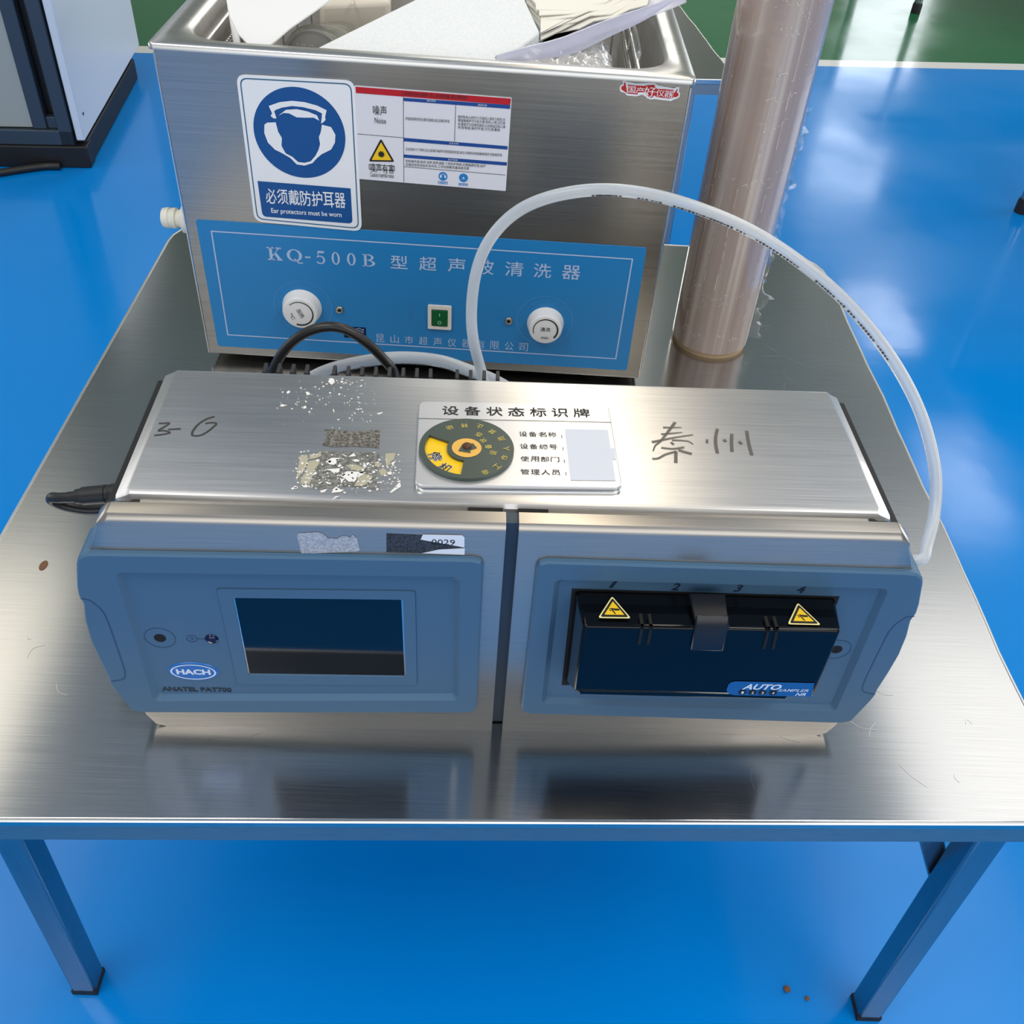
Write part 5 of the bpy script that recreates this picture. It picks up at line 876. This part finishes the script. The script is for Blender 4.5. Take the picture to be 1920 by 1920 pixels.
mb = MB(); mb.tube(spline([(bx1+.001, .095, .30), (bx1+.002, .095, .368), (bx1+.003, .105, .374), (bx1+.003, .15, .376), (bx1+.003, .19, .374), (bx1+.002, .20, .368), (bx1+.001, .20, .30)], 5), .0024, 8); obj('handle', mb, 'bright_steel', bk)

ft = inbath('foam_sheet', 'large white speckled foam sheet lying slanted over the tank', 'foam sheet')
def slab(nm, poly, kz, thick, mat, par, bev=.002):
    mb = MB(); mb.prism([(x, y, kz(x, y)-thick) for x, y in poly], [(x, y, kz(x, y)) for x, y in poly]); return obj(nm, mb, mat, par, bevel=bev)
kf = lambda x, y: .372 + .36*(y-.035)
slab('sheet', [(-.121, .040), (.078, .040), (.1175, .0898), (.100, .1386), (.094, .205), (.062, .200), (-.0225, .1265)], kf, .011, 'foam_white', ft)
kp = lambda x, y: .367 + .42*(y-.045)
PP_ = [(max(p[0], .121 if p[1] < .125 else .104), p[1]) for p in D['PAPER'][1:-1]] + [(.104, .185), (.106, .135), (.121, .115)]
fp_ = inbath('filter_paper_pile', 'cream filter papers spread beside the white foam sheet', 'paper'); rnd = random.Random(2)
for i in range(5):
    sh = [(x - .002*i + rnd.uniform(-.0015, .0015), y + .004*i + rnd.uniform(-.001, .001)) for x, y in PP_]
    mb = MB(); dz = .0022*i - .006
    mb.prism([(x, y, kp(x, y)+dz-.0006 + .003*math.sin(x*40+i)) for x, y in sh], [(x, y, kp(x, y)+dz+.0006 + .003*math.sin(x*40+i)) for x, y in sh]); obj('paper_sheet', mb, 'paper_cream', fp_, smooth=60)
tr = inbath('plastic_tray', 'clear lavender plastic tray whose curved rim shows under the cream papers', 'tray')
U_, L_ = spline(D['TRAYU'], 6), spline(D['TRAYL'], 6); mb = MB(); th = Vector((-.001, .004, 0))
rows = [[u + th + Vector((0, 0, -.003)), u + Vector((0, .002, 0)), u, u*.5 + l*.5 + Vector((0, -.0004, 0)), l, l + Vector((.0, .003, -.001)), l + th*1.2] for u, l in zip(U_, L_)]
mb.loft(rows, False, False); obj('rim_band', mb, 'tray_clear', tr, solid=.0012)
kt = lambda x, y: kp(x, y) - .0105
mb = MB(); pl_ = [(u.x, u.y+.034) for u in U_ if u.x > .119] + [(.262, .26), (.13, .23), (.106, .20), (.106, .13)]; mb.prism([(x, y, kt(x, y)-.001) for x, y in pl_], [(x, y, kt(x, y)) for x, y in pl_]); obj('tray_base', mb, 'tray_clear', tr)
bg = inbath('wrapped_pack', 'white pack in crinkled clear wrap standing in the basket under the tray rim', 'pack')
rnd = random.Random(17); mb = MB(); nx_, ny_ = 26, 14; g0 = []
for j in range(ny_+1):
    row = []
    for i in range(nx_+1):
        u, v = i/nx_, j/ny_; x = .060 + .148*u - .010*v; y = .040 + .12*v; e = min(u, 1-u, v, 1-v)
        z = .352 + .010*v + .011*min(1, e*9) + .0022*math.sin(u*37+v*23) + .0018*math.sin(v*61-u*29) + rnd.uniform(-.0009, .0009)
        row.append(mb.bm.verts.new((x, y, z)))
    g0.append(row)
for j in range(ny_):
    for i in range(nx_): mb.bm.faces.new((g0[j][i], g0[j][i+1], g0[j+1][i+1], g0[j+1][i]))
edge = g0[0] + [r[-1] for r in g0[1:]] + g0[-1][-2::-1] + [r[0] for r in g0[-2:0:-1]]
lowv = [mb.bm.verts.new((v.co.x + .004*math.sin(k*.9), v.co.y + .003*math.sin(k*1.3), .247)) for k, v in enumerate(edge)]
for k in range(len(edge)): n = (k+1) % len(edge); mb.bm.faces.new((edge[k], edge[n], lowv[n], lowv[k]))
mb.bm.faces.new(lowv[::-1]); obj('wrapper', mb, 'wrap_film', bg, smooth=70)
ws = inbath('white_sheet', 'glossy white plastic sheet standing at the left end of the tank', 'sheet'); S_ = D['SHEET']
c = Vector((-.165, .10)); ringp = [(p[0], p[1], p[2]) for p in S_]
mb = MB(); mb.prism([(x, y, z-.0016 + .006*math.sin((x+.17)*30)) for x, y, z in ringp], [(x, y, z + .006*math.sin((x+.17)*30)) for x, y, z in ringp]); obj('sheet', mb, 'paper_white', ws, smooth=60)
mb = MB(); low = [(p[0]*.985, p[1]+.005, .26) for p in ringp[0:3]]; mb.loft([[(x, y+.001, z-.001 + .006*math.sin((x+.17)*30)) for x, y, z in ringp[0:3]], low], False, False); obj('lower_fold', mb, 'paper_white', ws, solid=.0012)
jr = inbath('glass_jar', 'round clear jar lying on its side with its gray base toward the front', 'jar')
d = Vector((.30, .90, -.18)).normalized(); u = Vector((1, 0, 0)); u = (u - d*u.dot(d)).normalized(); w = d.cross(u); c0 = Vector((-.130, .092, .3370))
def jring(s, r): return [c0 + d*s + (u*math.cos(2*PI*k/48) + w*math.sin(2*PI*k/48))*r for k in range(48)]
mb = MB(); mb.loft([jring(.001, .0405), jring(.004, .0435), jring(.066, .0435), jring(.076, .036), jring(.082, .034)], False); obj('jar_wall', mb, 'jar_glass', jr, solid=.002)
mb = MB(); mb.loft([jring(0, .038), jring(.0005, .0405), jring(.003, .0408)], False); mb.face(jring(.0025, .038)); mb.loft([jring(0, .038), jring(.0025, .038)], False); lab(obj('jar_base', mb, 'jar_base', jr), 'gray reflective base')
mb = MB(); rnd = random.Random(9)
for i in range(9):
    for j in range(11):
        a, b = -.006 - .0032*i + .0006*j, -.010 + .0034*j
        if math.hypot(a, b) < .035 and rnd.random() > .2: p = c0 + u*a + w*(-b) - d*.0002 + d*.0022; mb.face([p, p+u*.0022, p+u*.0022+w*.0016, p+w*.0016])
obj('base_highlights', mb, 'nylon_white', jr, smooth=0)  # white flecks painted as dotted highlights on the jar base
bc = inbath('beige_box', 'small beige plastic box behind the glass jar in the tank', 'box')
mb = MB(); mb.prism([(-.150, .198, .248), (-.062, .212, .248), (-.075, .287, .248), (-.160, .280, .248)], [(-.140, .200, .374), (-.058, .212, .379), (-.065, .285, .384), (-.145, .277, .380)]); obj('box_body', mb, 'beige_plastic', bc, bevel=.006, seg=3)
mb = MB(); mb.prism([(-.102, .195, .3755), (-.100, .195, .3758), (-.104, .281, .3826), (-.106, .281, .3822)], [(-.102, .195, .3768), (-.100, .195, .3770), (-.104, .281, .3838), (-.106, .281, .3834)]); obj('seam', mb, 'beige_plastic', bc)

# crumbs on the floor in front of the table
for px, py, r, nm in ((.4229, .0973, .0050, 'brown crumb on the blue floor left of the right front table leg'), (.4471, .0862, .0032, 'smaller brown crumb on the blue floor close to the right front table leg')):
    mb = MB(); rnd = random.Random(int(px*1000)); bmesh.ops.create_icosphere(mb.bm, subdivisions=2, radius=r)
    for v in mb.bm.verts: v.co *= rnd.uniform(.7, 1.15); v.co.z *= .6
    o = obj('crumb', mb, 'crumb', None, smooth=60); o.location = (px, py, FLOOR_Z + r*.5); tag(o, nm, 'crumb')
